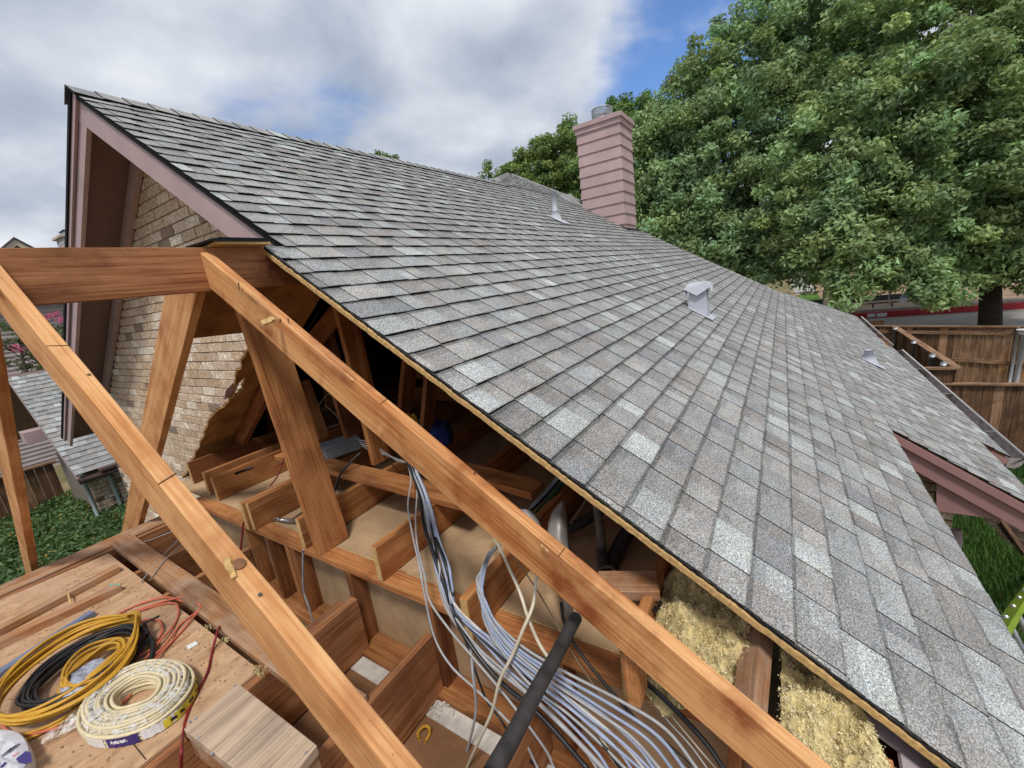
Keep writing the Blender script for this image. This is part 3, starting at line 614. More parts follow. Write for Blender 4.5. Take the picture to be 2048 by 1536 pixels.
slab('front_eave_fascia', [roofpt(1.2, -.70, -.026), roofpt(4.3, -.70, -.026), roofpt(4.3, -.70, -.20), roofpt(1.2, -.70, -.20)], (0, .02, 0), PINK, house)
def brick_wall(name, x0, x1, y0, y1, z0, z1, par):
    """axis-aligned veneer, bricks modelled on its outer face"""
    acc = Acc(); rd = random.Random(9); z = z0; row = 0; alongx = abs(x1 - x0) > abs(y1 - y0)
    u0, u1 = (x0, x1) if alongx else (y0, y1)
    while z < z1 - .07:
        u = u0 - (.12 if row % 2 else 0)
        while u < u1:
            a_, b_ = max(u, u0), min(u + .244, u1)
            if b_ - a_ > .03:
                j = rd.uniform(-.003, .003); c = rd.choice(BC) if rd.random() > .06 else (.13, .115, .105); v_ = rd.uniform(.75, .95); c = tuple(q * v_ for q in c)
                if alongx: acc.box((a_ + .004, y0 - .012 + j, z + .005), (b_ - .004, y0 + .03, z + .073), c)
                else: acc.box((x0 - .012 + j, a_ + .004, z + .005), (x0 + .03, b_ - .004, z + .073), c)
            u += .253
        z += .0835; row += 1
    acc.build(name, BRICK, par, cols=True)
    if alongx: box('mortar_core', (x0, y0, z0), (x1, y0 + .10, z1), MORT, par)
    else: box('mortar_core', (x0, y0, z0), (x0 + .10, y1, z1), MORT, par)
brick_wall('brick_wall', 4.62, 4.72, -1.30, -.35, GZ, -1.95, house)
brick_wall('brick_wall', 4.73, 9.0, -1.30, -1.2, GZ, -2.42, house)
box('plain_wall', (9.0, -1.3, GZ), (13.5, -1.2, -2.42), MORT, house); box('plain_wall', (1.25, -.34, GZ), (4.6, -.24, -1.62), MORT, house)
box('attic_daylight_block', (XW + .12, 8.02, -1.40), (6.6, 8.05, ZR - T * (8.05 - YR) - .05), SOFF, house); box('plain_wall', (13.4, -1.2, GZ), (13.5, 6.5, -2.6), MORT, house)  # unseen rear attic box, added to keep daylight out of the roof space
P_ = PY(1908, 1062, -1.36); tube('downspout', [Vector((P_.x, -1.36, P_.z + .02)), Vector((P_.x - .02, -1.37, P_.z - .08)), Vector((P_.x - .03, -1.36, P_.z - .6)), Vector((P_.x - .03, -1.36, GZ + .1))], .05, PINK, house, 10, straight=True)

# ================================================================ OPENED ROOF FRAME (left wing with the roof torn off)
frame = empty('timber_frame', (1.0, 1.5, -1.85), 'open pine framing of the roof wing whose shingles and decking were torn off', 'timber frame')
XL = 1.03                                     # face of the low stud wall
ZP = -1.306                                   # top of its plate
def rafter(x0, x1, ya, yb, m, dep=.128, w_=.041, off=-.017, wob=0.0):
    A, B = roofpt(x0, ya, off), roofpt(x1, yb, off)
    return timber('rafter', A, B, XV * w_, -NV * dep, m, frame, seg=14, jit=.0012)
def deep_rafter(xa, ya, xb, yb, m, w_=.040, dep=.128, off=-.017):
    o = timber('rafter', roofpt(xa, ya, off), roofpt(xb, yb, off), XV * w_, -NV * dep, m, frame, seg=16, jit=.0014, bev=.003)
    return o
r1 = deep_rafter(.272, 2.098, .275, -.80, W_NEW, .038); r2_ = deep_rafter(.890, 2.098, .862, -.80, W_R2, .043)
# saw marks, nail heads and a splinter block on the rafters
a = Acc()
def nail(p, n_, r=.0032, l=.012, acc=None, head=True):
    n_ = n_.normalized(); vs, fs = tube_geo([p - n_ * .01, p + n_ * l], r * .55, 6); acc.add(vs, fs)
    if head: vs, fs = tube_geo([p + n_ * l, p + n_ * (l + .0015)], r, 8); acc.add(vs, fs)
NAILM = plain('nail_steel', (.12, .11, .10), .5, .5, .6, var=.4)
for i, (x, y) in enumerate(((478, 575), (560, 640), (577, 646), (948, 948))):
    a = Acc(); nail(RF(x, y, -.017), NV + Vector((random.uniform(-.3, .3), random.uniform(-.3, .3), 0)), .0035, random.choice((.004, .02, .03)), a); a.build('nail', NAILM, r2_, smooth=False)
for i, (x, y) in enumerate(((178, 750), (520, 1190))):
    a = Acc(); nail(RF(x, y, -.017), NV, .004, .001, a); a.build('nail', NAILM, r1)
def kerf(par, x0, x1, Y, sk=.0):
    tube('saw_mark', [roofpt(x0, Y, -.0165), roofpt(x1, Y + sk, -.0165)], .0011, LEAFY, par, 5, straight=True)
p = RF(110, 690, -.017); kerf(r1, .272, .310, p.y, -.01); p = RF(345, 958, -.017); kerf(r1, .272, .311, p.y, .01); p = RF(770, 805, -.017); kerf(r2_, .88, .92, p.y, .01); p = RF(1118, 1112, -.017); kerf(r2_, .87, .91, p.y, 0)
c = RF(478, 1128, -.0155); a = Acc(); vs, fs = tube_geo([c, c + NV * .0022], .012, 20); a.add(vs, fs); a.build('knot', plain('dark_knot', (.24, .11, .05), .6, .3, var=.4, scale=60), r1)
c = RF(540, 648, -.012); timber('splinter_block', c + XV * -.030 + SV * -.01, c + XV * .028 + SV * .012, SV * .022, NV * .010, W_CUT, r2_, seg=5, jit=.003, bev=0)
# torn pale slivers along the arrises
for (x0, y0, x1, y1) in ((690, 747, 706, 762), (1080, 1090, 1096, 1104)):
    A, B = RF(x0, y0, -.0155), RF(x1, y1, -.0155); timber('sliver', A, B, XV * .004, NV * .002, W_CUT, r2_, seg=5, jit=.0018, bev=0)
timber('sliver', RF(448, 1120, -.0155), RF(462, 1160, -.0155), XV * .010, NV * .003, W_CUT, r1, seg=6, jit=.003, bev=0)
# ridge board and the strip of decking and felt left on it
timber('ridge_board', (-1.2, 2.10, .305), (1.168, 2.10, .305), (0, .038, 0), (0, 0, -.184), W_RB, frame, seg=20)
timber('ridge_board', (1.17, 2.10, .272), (2.9, 2.10, .272), (0, .038, 0), (0, 0, -.151), W_OLD, frame, seg=20)
slab('decking_strip', [(.93, 2.03, .308), (1.165, 2.03, .308), (1.165, 2.25, .306), (.93, 2.25, .300)], (0, 0, .011), W_CUT, frame)
for k, (x0, z0, z1, w_) in enumerate(((.90, .319, .325, .10), (.925, .3265, .333, .085), (.96, .334, .340, .07))):
    slab('felt_scrap', [(x0, 2.12 - w_, z0), (1.17, 2.12 - w_ + .01, z0), (1.17, 2.12 + w_, z0), (x0 - .01, 2.12 + w_, z0)], (0, 0, z1 - z0), FELT, frame)
# rear rafters
A, B = PX(328, 592, .86), PX(240, 1080, .86); A2, B2 = PX(392, 588, .86), PX(268, 1085, .86)
dr = (A - B).normalized(); Y0 = 2.140; k0 = (A.y - Y0) / -dr.y if dr.y else 0; A0 = A + (A - B) * ((.165 - A.z) / (A.z - B.z))
timber('rear_rafter', A0, B + (B - A) * .12, XV * .040, A2 - A, W_NEW, frame, dv2=B2 - B)
sh = Vector((-.612, 0, 0)); timber('rear_rafter', A0 + sh, B + (B - A) * .10 + sh, XV * .040, (A2 - A) * .9, W_NEW, frame, dv2=(B2 - B) * .9)
# rear slope decking left in place, with a torn edge
d2 = NB.dot(Vector((0, Y2, Z2 - .03)))
def BK(x, y, o_=0.0): return onp(x, y, NB, d2 + o_)
tear = [(497, 662), (497, 700), (487, 712), (483, 735), (472, 748), (466, 772), (478, 764), (489, 752), (484, 778), (468, 790), (452, 808), (430, 826), (421, 836), (418, 850), (404, 880), (390, 912), (372, 944), (362, 962)]
jag = []
rd = random.Random(2)
for i in range(len(tear) - 1):
    for j in range(4): u = j / 4; jag.append((tear[i][0] * (1 - u) + tear[i + 1][0] * u + rd.uniform(-3, 3), tear[i][1] * (1 - u) + tear[i + 1][1] * u + rd.uniform(-2.4, 2.4)))
P_ = [BK(*q) for q in jag]; Xi = XW - .005
poly = [Vector((Xi, Y2 + .06, Z2 - .03 - T * .06))] + [Vector((.95, Y2 + .06, Z2 - .03 - T * .06)), BK(384, 677)] + P_ + [Vector((Xi, P_[-1].y + .02, P_[-1].z - T * .02))]
slab('torn_decking', poly, NB * .012, plain('tan_torn_plywood', (.36, .19, .075), .85, .15, var=.45, scale=7, bmp=.3), frame)
0 and slab('torn_face_veneer', [q + NB * .0125 + XV * .012 for q in P_[8:]] + [q + NB * .0125 + XV * .05 for q in reversed(P_[8:])], NB * .003, W_CUT, frame)
a = Acc(); rd = random.Random(12)
for i in range(0, len(P_) - 1):
    for _ in range(9):
        p = P_[i].lerp(P_[i + 1], rd.random()) + NB * rd.uniform(0, .012); l_ = rd.uniform(.008, .036); dd_ = Vector((-1, rd.uniform(-.7, .7), rd.uniform(-.7, .3))).normalized() * l_; s_ = SB * rd.uniform(.001, .003)
        a.add([p - s_, p + s_, p + dd_], [(0, 1, 2)])
tube('torn_edge', [q - NB * .001 for q in P_[1:]], .0042, W_CUT, frame, 5, straight=True)
tag(a.build('splinters', W_CUT, frame), kind='stuff')
slab('painted_scrap', [BK(480, 752, .03), BK(487, 748, .03), BK(468, 790, .03), BK(448, 800, .03), BK(452, 780, .03)], NB * .004, plain('lavender_paint', (.46, .36, .42), .6, .3, var=.12), frame)
timber('valley_rafter', BK(548, 705, -.014), BK(438, 944, -.014), XV * .05, -NB * .11, W_OLD, frame); timber('valley_rafter', BK(668, 602, -.02), BK(590, 700, -.02), XV * .04, -NB * .12, W_OLD, frame)
# wide upright prop below the ridge board
timber('prop', (1.026, 2.062, ZP + .001), (1.03, 2.215, .117), (0, .040, 0), (.184, 0, 0), W_MID, frame, seg=12)
# top plate and ceiling joists
timber('top_plate', (XL, 3.75, ZP), (XL, -.27, ZP), (.089, 0, 0), (0, 0, -.039), W_MID, frame, seg=20)
JT = -1.119; JD = JT - ZP
def joist(Y, x0, x1, m, th=.038, top=JT, dep=None, nm='ceiling_joist', jit=.0012):
    o = timber(nm, (x0, Y, top), (x1, Y, top), (0, -th, 0), (0, 0, -(dep or JD - .001)), m, frame, seg=10, jit=jit)
    dd_ = (dep or JD - .001); slab('sawn_end', [(x0 - .0005, Y - .003, top - .003), (x0 - .0005, Y - th + .003, top - .003), (x0 - .0005, Y - th + .003, top - dd_ + .003), (x0 - .0005, Y - .003, top - dd_ + .003)], (-.0012, 0, 0), W_CUT, o); return o
joist(2.77, 1.02, 6, W_MID); joist(2.815, 1.005, 4.5, W_MID); joist(2.245, 1.035, 6, W_MID); joist(1.600, 1.030, 6, W_MID); joist(.990, .943, 6, W_MID); joist(.385, .968, 6, W_MID)
Ya = PZ(376, 972, JT).y; joist(Ya, 1.13, 5, W_MID); joist(Ya + .19, 1.15, 5, W_MID); joist(Ya + .62, 1.2, 5, W_OLD)
# strongback on top of the joists and the posts that stand on it
SBZ = JT + .039
timber('strongback', (1.50, 3.3, SBZ), (1.43, 1.35, SBZ), (.14, 0, 0), (0, 0, -.0385), W_MID, frame)
timber('strongback', (3.1, 3.4, SBZ + .10), (3.1, .62, SBZ + .10), (.038, 0, 0), (0, 0, -.14), W_OLD, frame)
def post(px, py, wx, wy, m, ztop=None, lean=(0, 0), z0=SBZ, nm='post'):
    p = PZ(px, py, z0); zt = ztop if ztop else T * p.y - D / CT - .06
    top = Vector((p.x + lean[0], p.y + lean[1], min(zt, Z2 - T * max(0, p.y + lean[1] - Y2) - .06)))
    return timber(nm, p, top, (0, wy, 0), (wx, 0, 0), m, frame, seg=8)
post(750, 932, .14, .038, W_MID, lean=(.0, .04)); post(700, 900, .14, .038, W_OLD, lean=(.02, .10)); post(640, 880, .09, .038, W_MID, lean=(.1, .25)); post(578, 880, .09, .038, W_OLD, z0=JT, lean=(.0, .0))
post(842, 905, .12, .038, W_OLD, lean=(.45, -.05)); post(862, 935, .045, .038, W_MID, ztop=SBZ + .16)
timber('post', PX(812, 716, 2.2), PX(798, 850, 2.2), (0, .045, 0), (.14, 0, 0), W_OLD, frame); timber('post', PX(545, 880, 2.0), PX(538, 800, 2.0), (0, .08, 0), (.04, 0, 0), W_OLD, frame)
for (x0, y0, x1, y1, v) in ((650, 760, 660, 905, 2.6), (730, 800, 742, 905, 2.6)): timber('post', PX(x0, y0, v), PX(x1, y1, v), (0, .045, 0), (.09, 0, 0), W_NEW, frame)
timber('collar_tie', (3.0, 3.2, -.72), (3.0, .75, -.72), (.038, 0, 0), (0, 0, -.14), W_OLD, frame); timber('collar_tie', (4.4, 3.4, -.45), (4.4, 1.15, -.45), (.038, 0, 0), (0, 0, -.14), W_OLD, frame)
for x in (1.75, 2.36, 2.97, 3.58, 4.19, 4.8): timber('rafter', roofpt(x, 4.15 if x > 1.7 else 2.1, -.026), roofpt(x, -.68, -.026), XV * .038, -NV * .14, W_OLD, frame)
# ceiling boards seen from above
panels = Acc()
slab('ceiling_panel', [(XL + .090, .02, ZP - .004), (6.6, .02, ZP - .004), (6.6, 8.0, ZP - .004), (XW + .1, 8.0, ZP - .004), (XW + .1, 4.3, ZP - .004), (XL + .090, 4.3, ZP - .004)], (0, 0, -.013), GYP, frame)
for Y in (1.93, 1.02, .55): tube('panel_edge', [Vector((XL + .094, Y, ZP + .0)), Vector((XL + .094, Y - .42, ZP + .0))], .0035, W_CUT, frame, 5, straight=True)
# low wall: studs, bottom plate, wall board
for Y, m in ((2.458, W_MID), (2.676, W_OLD), (2.96, W_MID), (1.883, W_OLD), (1.303, W_OLD), (.665, W_OLD), (.10, W_MID), (2.40, W_OLD)): timber('stud', (XL + .003, Y, ZP - .040), (XL + .003, Y, -1.795), (0, -.038, 0), (.086, 0, 0), m, frame)
timber('bottom_plate', (.985, 3.6, -1.795), (.985, -.9, -1.795), (.135, 0, 0), (0, 0, -.036), W_MID, frame, seg=16)
slab('wall_board', [(XL + .092, 3.7, -2.2), (XL + .092, -.9, -2.2), (XL + .092, -.9, ZP - .041), (XL + .092, 3.7, ZP - .041)], (.013, 0, 0), GYP, frame)
slab('plaster_strip', [(.905, 2.3, -1.818), (.983, 2.3, -1.818), (.983, -.9, -1.818), (.905, -.9, -1.818)], (0, 0, -.012), WHITE, frame)
a = Acc(); rd = random.Random(6)
for k in range(150):
    p = Vector((.955 + rd.gauss(0, .022), rd.choice((2.02, 1.98, 1.28, 1.24, .62, .5)) + rd.gauss(0, .035), -1.812)); s_ = rd.uniform(.004, .016); q = [p + Vector((rd.uniform(-s_, s_), rd.uniform(-s_, s_), rd.uniform(0, .006))) for _ in range(4)]; a.add(q, [(0, 1, 2), (0, 2, 3), (0, 3, 1), (1, 3, 2)])
o = tag(a.build('plaster_crumbs', WHITE, frame), kind='stuff')
slab('lower_ceiling', [(-1.5, 4.2, -1.822), (.905, 4.2, -1.822), (.905, -2.2, -1.822), (-1.5, -2.2, -1.822)], (0, 0, -.013), GYPD, frame)
# lower ceiling joists (deep) on which the work platform lies
LT = -1.492; LD = .318
def ljoist(Y, x0=-1.3, x1=XL - .048, m=W_JST, th=.038): return timber('floor_joist', (x0, Y, LT), (x1, Y, LT), (0, -th, 0), (0, 0, -LD), m, frame)
YJ = [PZ(258, 1080, LT).y, PZ(280, 1138, LT).y, PZ(362, 1168, LT).y, PZ(616, 1264, LT).y + .0, PZ(485, 1373, LT).y, 1.325, .75, .15, -.45]
LY = sorted(set(round(y, 3) for y in YJ), reverse=True)
for y in LY:
    ljoist(y, x1=XL - .002 if y > .5 else .98)
ljoist(PZ(616, 1264, LT).y + .042, .5)
timber('rim_joist', (-1.3, LY[0] + .04, LT), (1.6, LY[0] + .04, LT), (0, .038, 0), (0, 0, -LD), W_DSTY, frame)
timber('rear_plate', (-1.6, LY[0] + .22, LT - .05), (1.62, LY[0] + .22, LT - .05), (0, .14, 0), (0, 0, -.04), W_DSTY, frame)
timber('joist_block', (.99, 3.35, LT - .02), (.99, 3.05, LT - .02), (.04, 0, 0), (0, 0, -.2), W_DSTY, frame)
# front wall plate and the short block between rafter and eave
Ma, Ra, La, Mb, Rb, Lb = PZ(1525, 1233, -1.16), PZ(1550, 1252, -1.20), PZ(1491, 1220, -1.20), PZ(1508, 1408, -1.16), PZ(1536, 1425, -1.20), PZ(1466, 1375, -1.20)
timber('eave_block', Ma, Mb + (Mb - Ma) * .15, Ra - Ma, La - Ma, W_DSTY, frame, sv2=Rb - Mb, dv2=Lb - Mb, seg=3, jit=.0004)
timber('eave_block', (1.16, -.56, roofpt(1, -.56, -.035).z), (.35, -.60, roofpt(1, -.60, -.05).z), (0, .07, .045), (0, .03, -.05), W_DSTY, frame)
timber('blocking', PZ(1196, 1141, -1.085), PZ(1312, 1141, -1.085), PZ(1320, 1184, -1.10) - PZ(1312, 1141, -1.085), (0, 0, -.038), W_DSTY, frame)
timber('front_plate', (.2, -.36, -1.50), (6, -.36, -1.50), (0, .089, 0), (0, 0, -.039), W_OLD, frame)
timber('front_plate', (.2, -.36, -1.54), (6, -.36, -1.54), (0, .089, 0), (0, 0, -.039), W_OLD, frame)
box('front_wall_board', (.2, -.37, -4.3), (1.24, -.30, -1.60), GYP, frame)
# short hanger under the big rafter, right
A = PZ(1243, 1318, -1.29)
timber('hanger_block', PX(1243, 1316, .90), PX(1255, 1408, .90), (0, -.038, 0), (.075, 0, 0), W_MID, frame)
# work platform
osb = slab('platform_sheet', [(-1.4, 1.852, LT + .003), (.548, 1.852, LT + .003), (.552, 3.90, LT + .003), (-1.4, 4.05, LT + .003)], (0, 0, .012), OSB, frame)
tube('platform_seam', [Vector((.155, 1.86, LT + .0165)), Vector((.145, 2.35, LT + .0165))], .0015, LEAFY, frame, 5, straight=True)
timber('platform_plank', (.594, 4.03, LT + .036), (.560, 1.30, LT + .036), (.125, 0, 0), (0, 0, -.034), W_DSTY, frame, seg=14, sv2=(.118, 0, 0))
a = Acc(); rd = random.Random(3)
tufts = [(275, 1120), (262, 1108), (300, 1137), (418, 1256), (452, 1280), (512, 1338), (525, 1347)]
for (x, y) in tufts:
    c = PZ(x, y, LT + .015)
    for _ in range(60):
        p = c + Vector((rd.gauss(0, .010), rd.gauss(0, .014), abs(rd.gauss(0, .008)))); s_ = rd.uniform(.002, .007); q = [p + Vector((rd.uniform(-s_, s_), rd.uniform(-s_, s_), rd.uniform(-s_, s_))) for _ in range(4)]; a.add(q, [(0, 1, 2), (0, 2, 3), (0, 3, 1), (1, 3, 2)])
tag(a.build('insulation_tufts', INS, frame), kind='stuff')
# rear and far closures so that the roof space is dark inside
slab('attic_end', [(6.6, -.2, -1.31), (6.6, 8.5, -1.31), (6.6, YR, 1.5), (6.6, -.2, T * -.2 - D / CT - .06)], (.03, 0, 0), W_OLD, frame)
# insulation heaps in the eave
from mathutils import noise as mn
def heap(name, x0, x1, y0, y1, zf, step=.0055, lump=.05, lab=None):
    nx, ny = int((x1 - x0) / step), int((y1 - y0) / step); vs = []; fs = []
    for j in range(ny + 1):
        for i in range(nx + 1):
            X = x0 + i * step; Y = y0 + j * step
            q = Vector((X, Y, 0)); e = lump * mn.fractal(q * 9, 1.0, 2.0, 4) + .030 * (1 - 2.2 * abs(mn.noise(q * 17 + Vector((3, 1, 0))))) + .014 * (1 - 2.2 * abs(mn.noise(q * 42 + Vector((5, 5, 5))))) + .006 * (1 - 2 * abs(mn.noise(q * 110)))
            jx = .006 * mn.noise(q * 70 + Vector((9, 0, 0))); jy = .006 * mn.noise(q * 70 + Vector((0, 9, 0)))
            z = zf(X, Y) + e; z = min(z, T * Y - D / CT - .075); vs.append((X + jx, Y + jy, z))
    for j in range(ny):
        for i in range(nx): a_ = j * (nx + 1) + i; fs.append((a_, a_ + 1, a_ + nx + 2, a_ + nx + 1))
    return vs, fs

# ---------------------------------------------------------------- insulation
def hz1(X, Y):
    d1 = math.hypot((X - 1.42) / .35, (Y - .22) / .16); return -1.27 + .11 * math.exp(-d1 * d1)
INS2 = plain('pale_mineral_wool_fibre', (.80, .70, .42), .95, .1, var=.4, scale=40)
vs, fs = heap('i', .96, 2.3, .02, .35, hz1); HV1 = vs; tag(make('insulation_heap', vs, fs, INS, smooth=False), 'loose yellow mineral wool heaped between the joist and the eave block', 'insulation')
def hz2(X, Y): return (-1.25 + .30 * (Y + .02)) - (.28 * min(1, max(0, (-.195 - (1.3 - X) * -.30 * -1 - Y) / .03)) if X > 1.05 else 0)
vs, fs = heap('i', .86, 2.0, -.34, -.025, hz2); HV2 = vs; tag(make('insulation_batt', vs, fs, INS, smooth=False), 'sagging yellow mineral wool batt along the torn roof edge at lower right', 'insulation')
# torn mauve soffit board
P = [RF(x, y, -.095) for x, y in ((1694, 1372), (1706, 1374), (1718, 1386), (1720, 1396), (1757, 1430), (1790, 1462), (1850, 1512), (1890, 1550), (1810, 1560), (1800, 1500), (1760, 1470), (1692, 1425))]
tag(slab('broken_board', P, -NV * .010, plain('pale_mauve_board', (.46, .39, .42), .6, .3, var=.08)), 'pale mauve painted board with a rounded torn tip lying under the roof edge', 'broken board')

def fibres(src, n, label, seed, sz=.011):
    rs = np.random.default_rng(seed); V = np.array(src); k = rs.integers(0, len(V), n); c = V[k] + rs.normal(size=(n, 3)) * np.array([.004, .004, .003]) + np.array([0, 0, .004])
    nn = rs.normal(size=(n, 3)); nn[:, 2] = abs(nn[:, 2]); d_ = rs.normal(size=(n, 3)); d_ /= np.linalg.norm(d_, axis=1)[:, None]; w_ = np.cross(d_, nn); w_ /= np.linalg.norm(w_, axis=1)[:, None]; s = sz * rs.uniform(.4, 1.4, (n, 1))
    v = np.stack([c - d_ * s - w_ * s * .4, c - d_ * s + w_ * s * .4, c + d_ * s * .9 + w_ * s * .5 + nn * s * .5, c + d_ * s * .9 - w_ * s * .5 + nn * s * .5], 1).reshape(-1, 3)
    return v, [(4 * i, 4 * i + 1, 4 * i + 2, 4 * i + 3) for i in range(n)]
for nm_, vs_ in (('insulation_heap', HV1), ('insulation_batt', HV2)):
    o = bpy.data.objects[nm_]; v, fs = fibres(vs_, 16000, '', len(vs_), .0032); make('fibres', v, fs, INS2, o)
# ---------------------------------------------------------------- cables
def cab(pts, rad, m, label, X0=None, group='cables draped over the low wall', flat=1.0, n=8, name='cable', cat='cable'):
    P = []; jr = random.Random(len(bpy.data.objects))
    for qi, q in enumerate(pts):
        j_ = 4.5 if group and 'over' in group and qi > 1 else 0; q = (q[0] + jr.uniform(-j_, j_), q[1] + jr.uniform(-j_, j_)) + tuple(q[2:])
        P.append(PX(q[0], q[1], q[2]) if len(q) > 2 else PX(q[0], q[1], X0))
    o = tube(name, P, rad, m, None, n, 7, flat=flat); return tag(o, label, cat, group)
R_ = .0045
# bundle from the strongback down over the plate
cab([(815, 925, 1.5), (822, 960, 1.42), (818, 1010, 1.30), (822, 1070, 1.15), (838, 1130, 1.01), (848, 1190, .96), (872, 1270, .93), (905, 1330, .91), (960, 1390, .90), (1040, 1470, .88), (1075, 1540, .86)], R_, CHG, 'grey cable hanging furthest left of the bundle over the plate')
cab([(828, 930, 1.5), (834, 980, 1.40), (830, 1040, 1.25), (836, 1090, 1.10), (845, 1150, .99), (862, 1205, .95), (900, 1262, .93), (945, 1312, .91), (1010, 1390, .89), (1085, 1490, .87), (1110, 1540, .86)], R_, CHG, 'grey cable second from the left in the bundle over the plate')
cab([(812, 915, 1.5), (838, 985, 1.38), (850, 1050, 1.18), (868, 1110, 1.03), (893, 1170, .97), (905, 1215, .95), (935, 1280, .93), (1000, 1360, .90), (1085, 1430, .88), (1180, 1540, .86)], .0085, CHB, 'thick black cable in the middle of the hanging bundle')
cab([(822, 920, 1.5), (848, 1000, 1.36), (864, 1060, 1.16), (885, 1120, 1.01), (905, 1190, .955)], .0075, CHB, 'short black cable running down beside the thick one to the plate')
CHW2 = plain('off_white_cable', (.58, .57, .54), .5, .4, var=.2, scale=20)
cols_ = [(CHG, 'grey'), (CHC, 'blue grey'), (CHB, 'black'), (CHC, 'blue'), (CHW2, 'pale grey'), (CHC, 'light blue')]
for i, (m, cn) in enumerate(cols_):
    u = i * 3.0
    cab([(818 + u * .5, 925, 1.5), (842 + u * .7, 985, 1.37), (852 + u, 1030, 1.24), (866 + u * 1.1, 1085, 1.09), (874 + u * 1.2 - 6 * math.sin(i), 1130, 1.0), (880 + u * 1.5, 1175, .965), (905 + u * 1.0, 1222, .945), (958 + u * 2.2 + 6 * math.sin(i * 2), 1290 - u * .4, .93), (1015 + u * 3.2, 1345 - u * .5, .91), (1090 + u * 5, 1420 - u, .89), (1170 + u * 6.6, 1500 - u, .87), (1200 + u * 7.2, 1545, .86)], R_ + .0004 * (i % 3), m,
        '%s cable of the bundle, %s to cross the plate counted from its left' % (cn, ['first', 'second', 'third', 'fourth', 'fifth', 'sixth'][i]))
cab([(842, 985, 1.42), (850, 1040, 1.22), (868, 1100, 1.06), (880, 1150, .98), (893, 1215, .955), (930, 1270, .94), (980, 1325, .92), (1050, 1385, .90), (1120, 1445, .88), (1220, 1545, .86)], .0075, CHG, 'thick grey cable with white printing along the middle of the bundle')
for i in range(7):
    u = i * 5.4; m = CHC if i % 3 else CHG
    cab([(1020 - i * .8, 1068, 1.40), (998 - i * .8, 1092, 1.30), (985 - i * 1.2, 1108, 1.20), (972 - i * 1.2, 1132, 1.06), (963 - i, 1165, .985), (962 + u * .3, 1205, .935), (972 + u * .6, 1245, .915), (1005 + u * 1.3, 1300, .90), (1060 + u * 2.4, 1370 - u * .6, .89), (1130 + u * 3.4, 1430 - u * .8, .88), (1200 + u * 4.2, 1490 - u * .8, .87), (1262 + u * 4.2, 1545, .86)], R_ + .0004 * (i % 2), m,
        '%s cable dropping over the projecting joist end, %s from the left' % ('blue' if i % 3 else 'grey', ['first', 'second', 'third', 'fourth', 'fifth', 'sixth', 'seventh'][i]), group='cables hanging over the projecting joist')
cab([(930, 1262, 1.0), (940, 1285, .95), (950, 1350, .90), (948, 1420, .89), (935, 1480, .88), (920, 1545, .86)], .0058, CHG, 'single grey cable hanging straight down to the bottom edge')
cab([(918, 1250, 1.0), (934, 1290, .95), (948, 1340, .91), (975, 1400, .90), (1005, 1440, .89), (1040, 1500, .88), (1085, 1545, .86)], .0045, CHB, 'thin black cable curving down behind the black pipe')
cab([(975, 1055, 1.4), (990, 1080, 1.28), (1005, 1108, 1.15), (1020, 1140, 1.03), (1040, 1185, .97), (1056, 1235, .94), (1080, 1290, .93), (1115, 1340, .92), (1150, 1385, .91), (1180, 1430, .90), (1215, 1500, .88), (1245, 1545, .87)], .0058, CHW, 'cream cable that crosses behind the other cream one and curves right', group='cream cables')
cab([(1085, 1095, 1.25), (1078, 1130, 1.12), (1072, 1160, 1.02), (1066, 1210, .95), (1045, 1262, .90), (1025, 1310, .88), (1000, 1360, .86), (985, 1420, .85), (968, 1460, .84), (945, 1510, .83), (928, 1548, .82)], .0058, CHW, 'cream cable hanging straight towards the bottom left of the black pipe', group='cream cables')
cab([(1010, 1090, 1.2), (1040, 1130, 1.05), (1080, 1190, 1.0), (1120, 1260, .97), (1160, 1330, .95), (1220, 1410, .93), (1290, 1460, .91), (1340, 1500, .90), (1400, 1548, .88)], .0026, plain('brown_wire', (.20, .13, .08), .5, .3), 'thin brown wire running diagonally over the tan wall board', group='thin wires')
cab([(1122, 1205, 1.02), (1130, 1250, 1.0), (1150, 1295, .985), (1185, 1345, .97), (1235, 1400, .955), (1280, 1445, .94), (1330, 1480, .92), (1390, 1545, .90)], .0055, CHB, 'black cable running diagonally below the big rafter')
cab([(1285, 1360, .99), (1320, 1390, .97), (1370, 1440, .95), (1410, 1490, .93), (1450, 1545, .91)], .0075, CHB, 'short black cable emerging below the big rafter at right')
cab([(1280, 1370, 1.0), (1330, 1435, .97), (1380, 1490, .95), (1420, 1545, .93)], .0024, CHG, 'thin pale wire, left one of the pair near the bottom right', group='thin wires')
cab([(1300, 1380, 1.0), (1350, 1440, .97), (1400, 1500, .95), (1440, 1545, .93)], .0024, CHW, 'thin pale wire, right one of the pair near the bottom right', group='thin wires')
cab([(606, 1100, .99), (606, 1140, .985), (612, 1180, .98), (624, 1225, .97), (630, 1275, .965)], .0055, CHG, 'single dark grey cable dropping below the plate beside the prop')
# red and black cord over the platform
o = tube('cord', [PX(572, 905, 1.3), PX(556, 950, 1.22), PX(540, 972, 1.18)], .0045, CHR); tag(o, 'short red and black cord beside the wide upright prop', 'cord')
P = [PX(487, 1045, 1.0), PX(482, 1090, .97), PX(470, 1150, .90), PX(455, 1220, .80), PZ(438, 1255, LT + .042), PZ(425, 1300, LT + .022), PZ(415, 1345, LT + .02), PZ(392, 1390, LT + .02), PZ(374, 1430, LT + .02), PZ(366, 1470, LT + .02), PX(363, 1500, .22), PX(362, 1550, .20)]
tag(tube('cord', P, .0055, CHR), 'long dark red cord running down across the platform edge', 'cord')
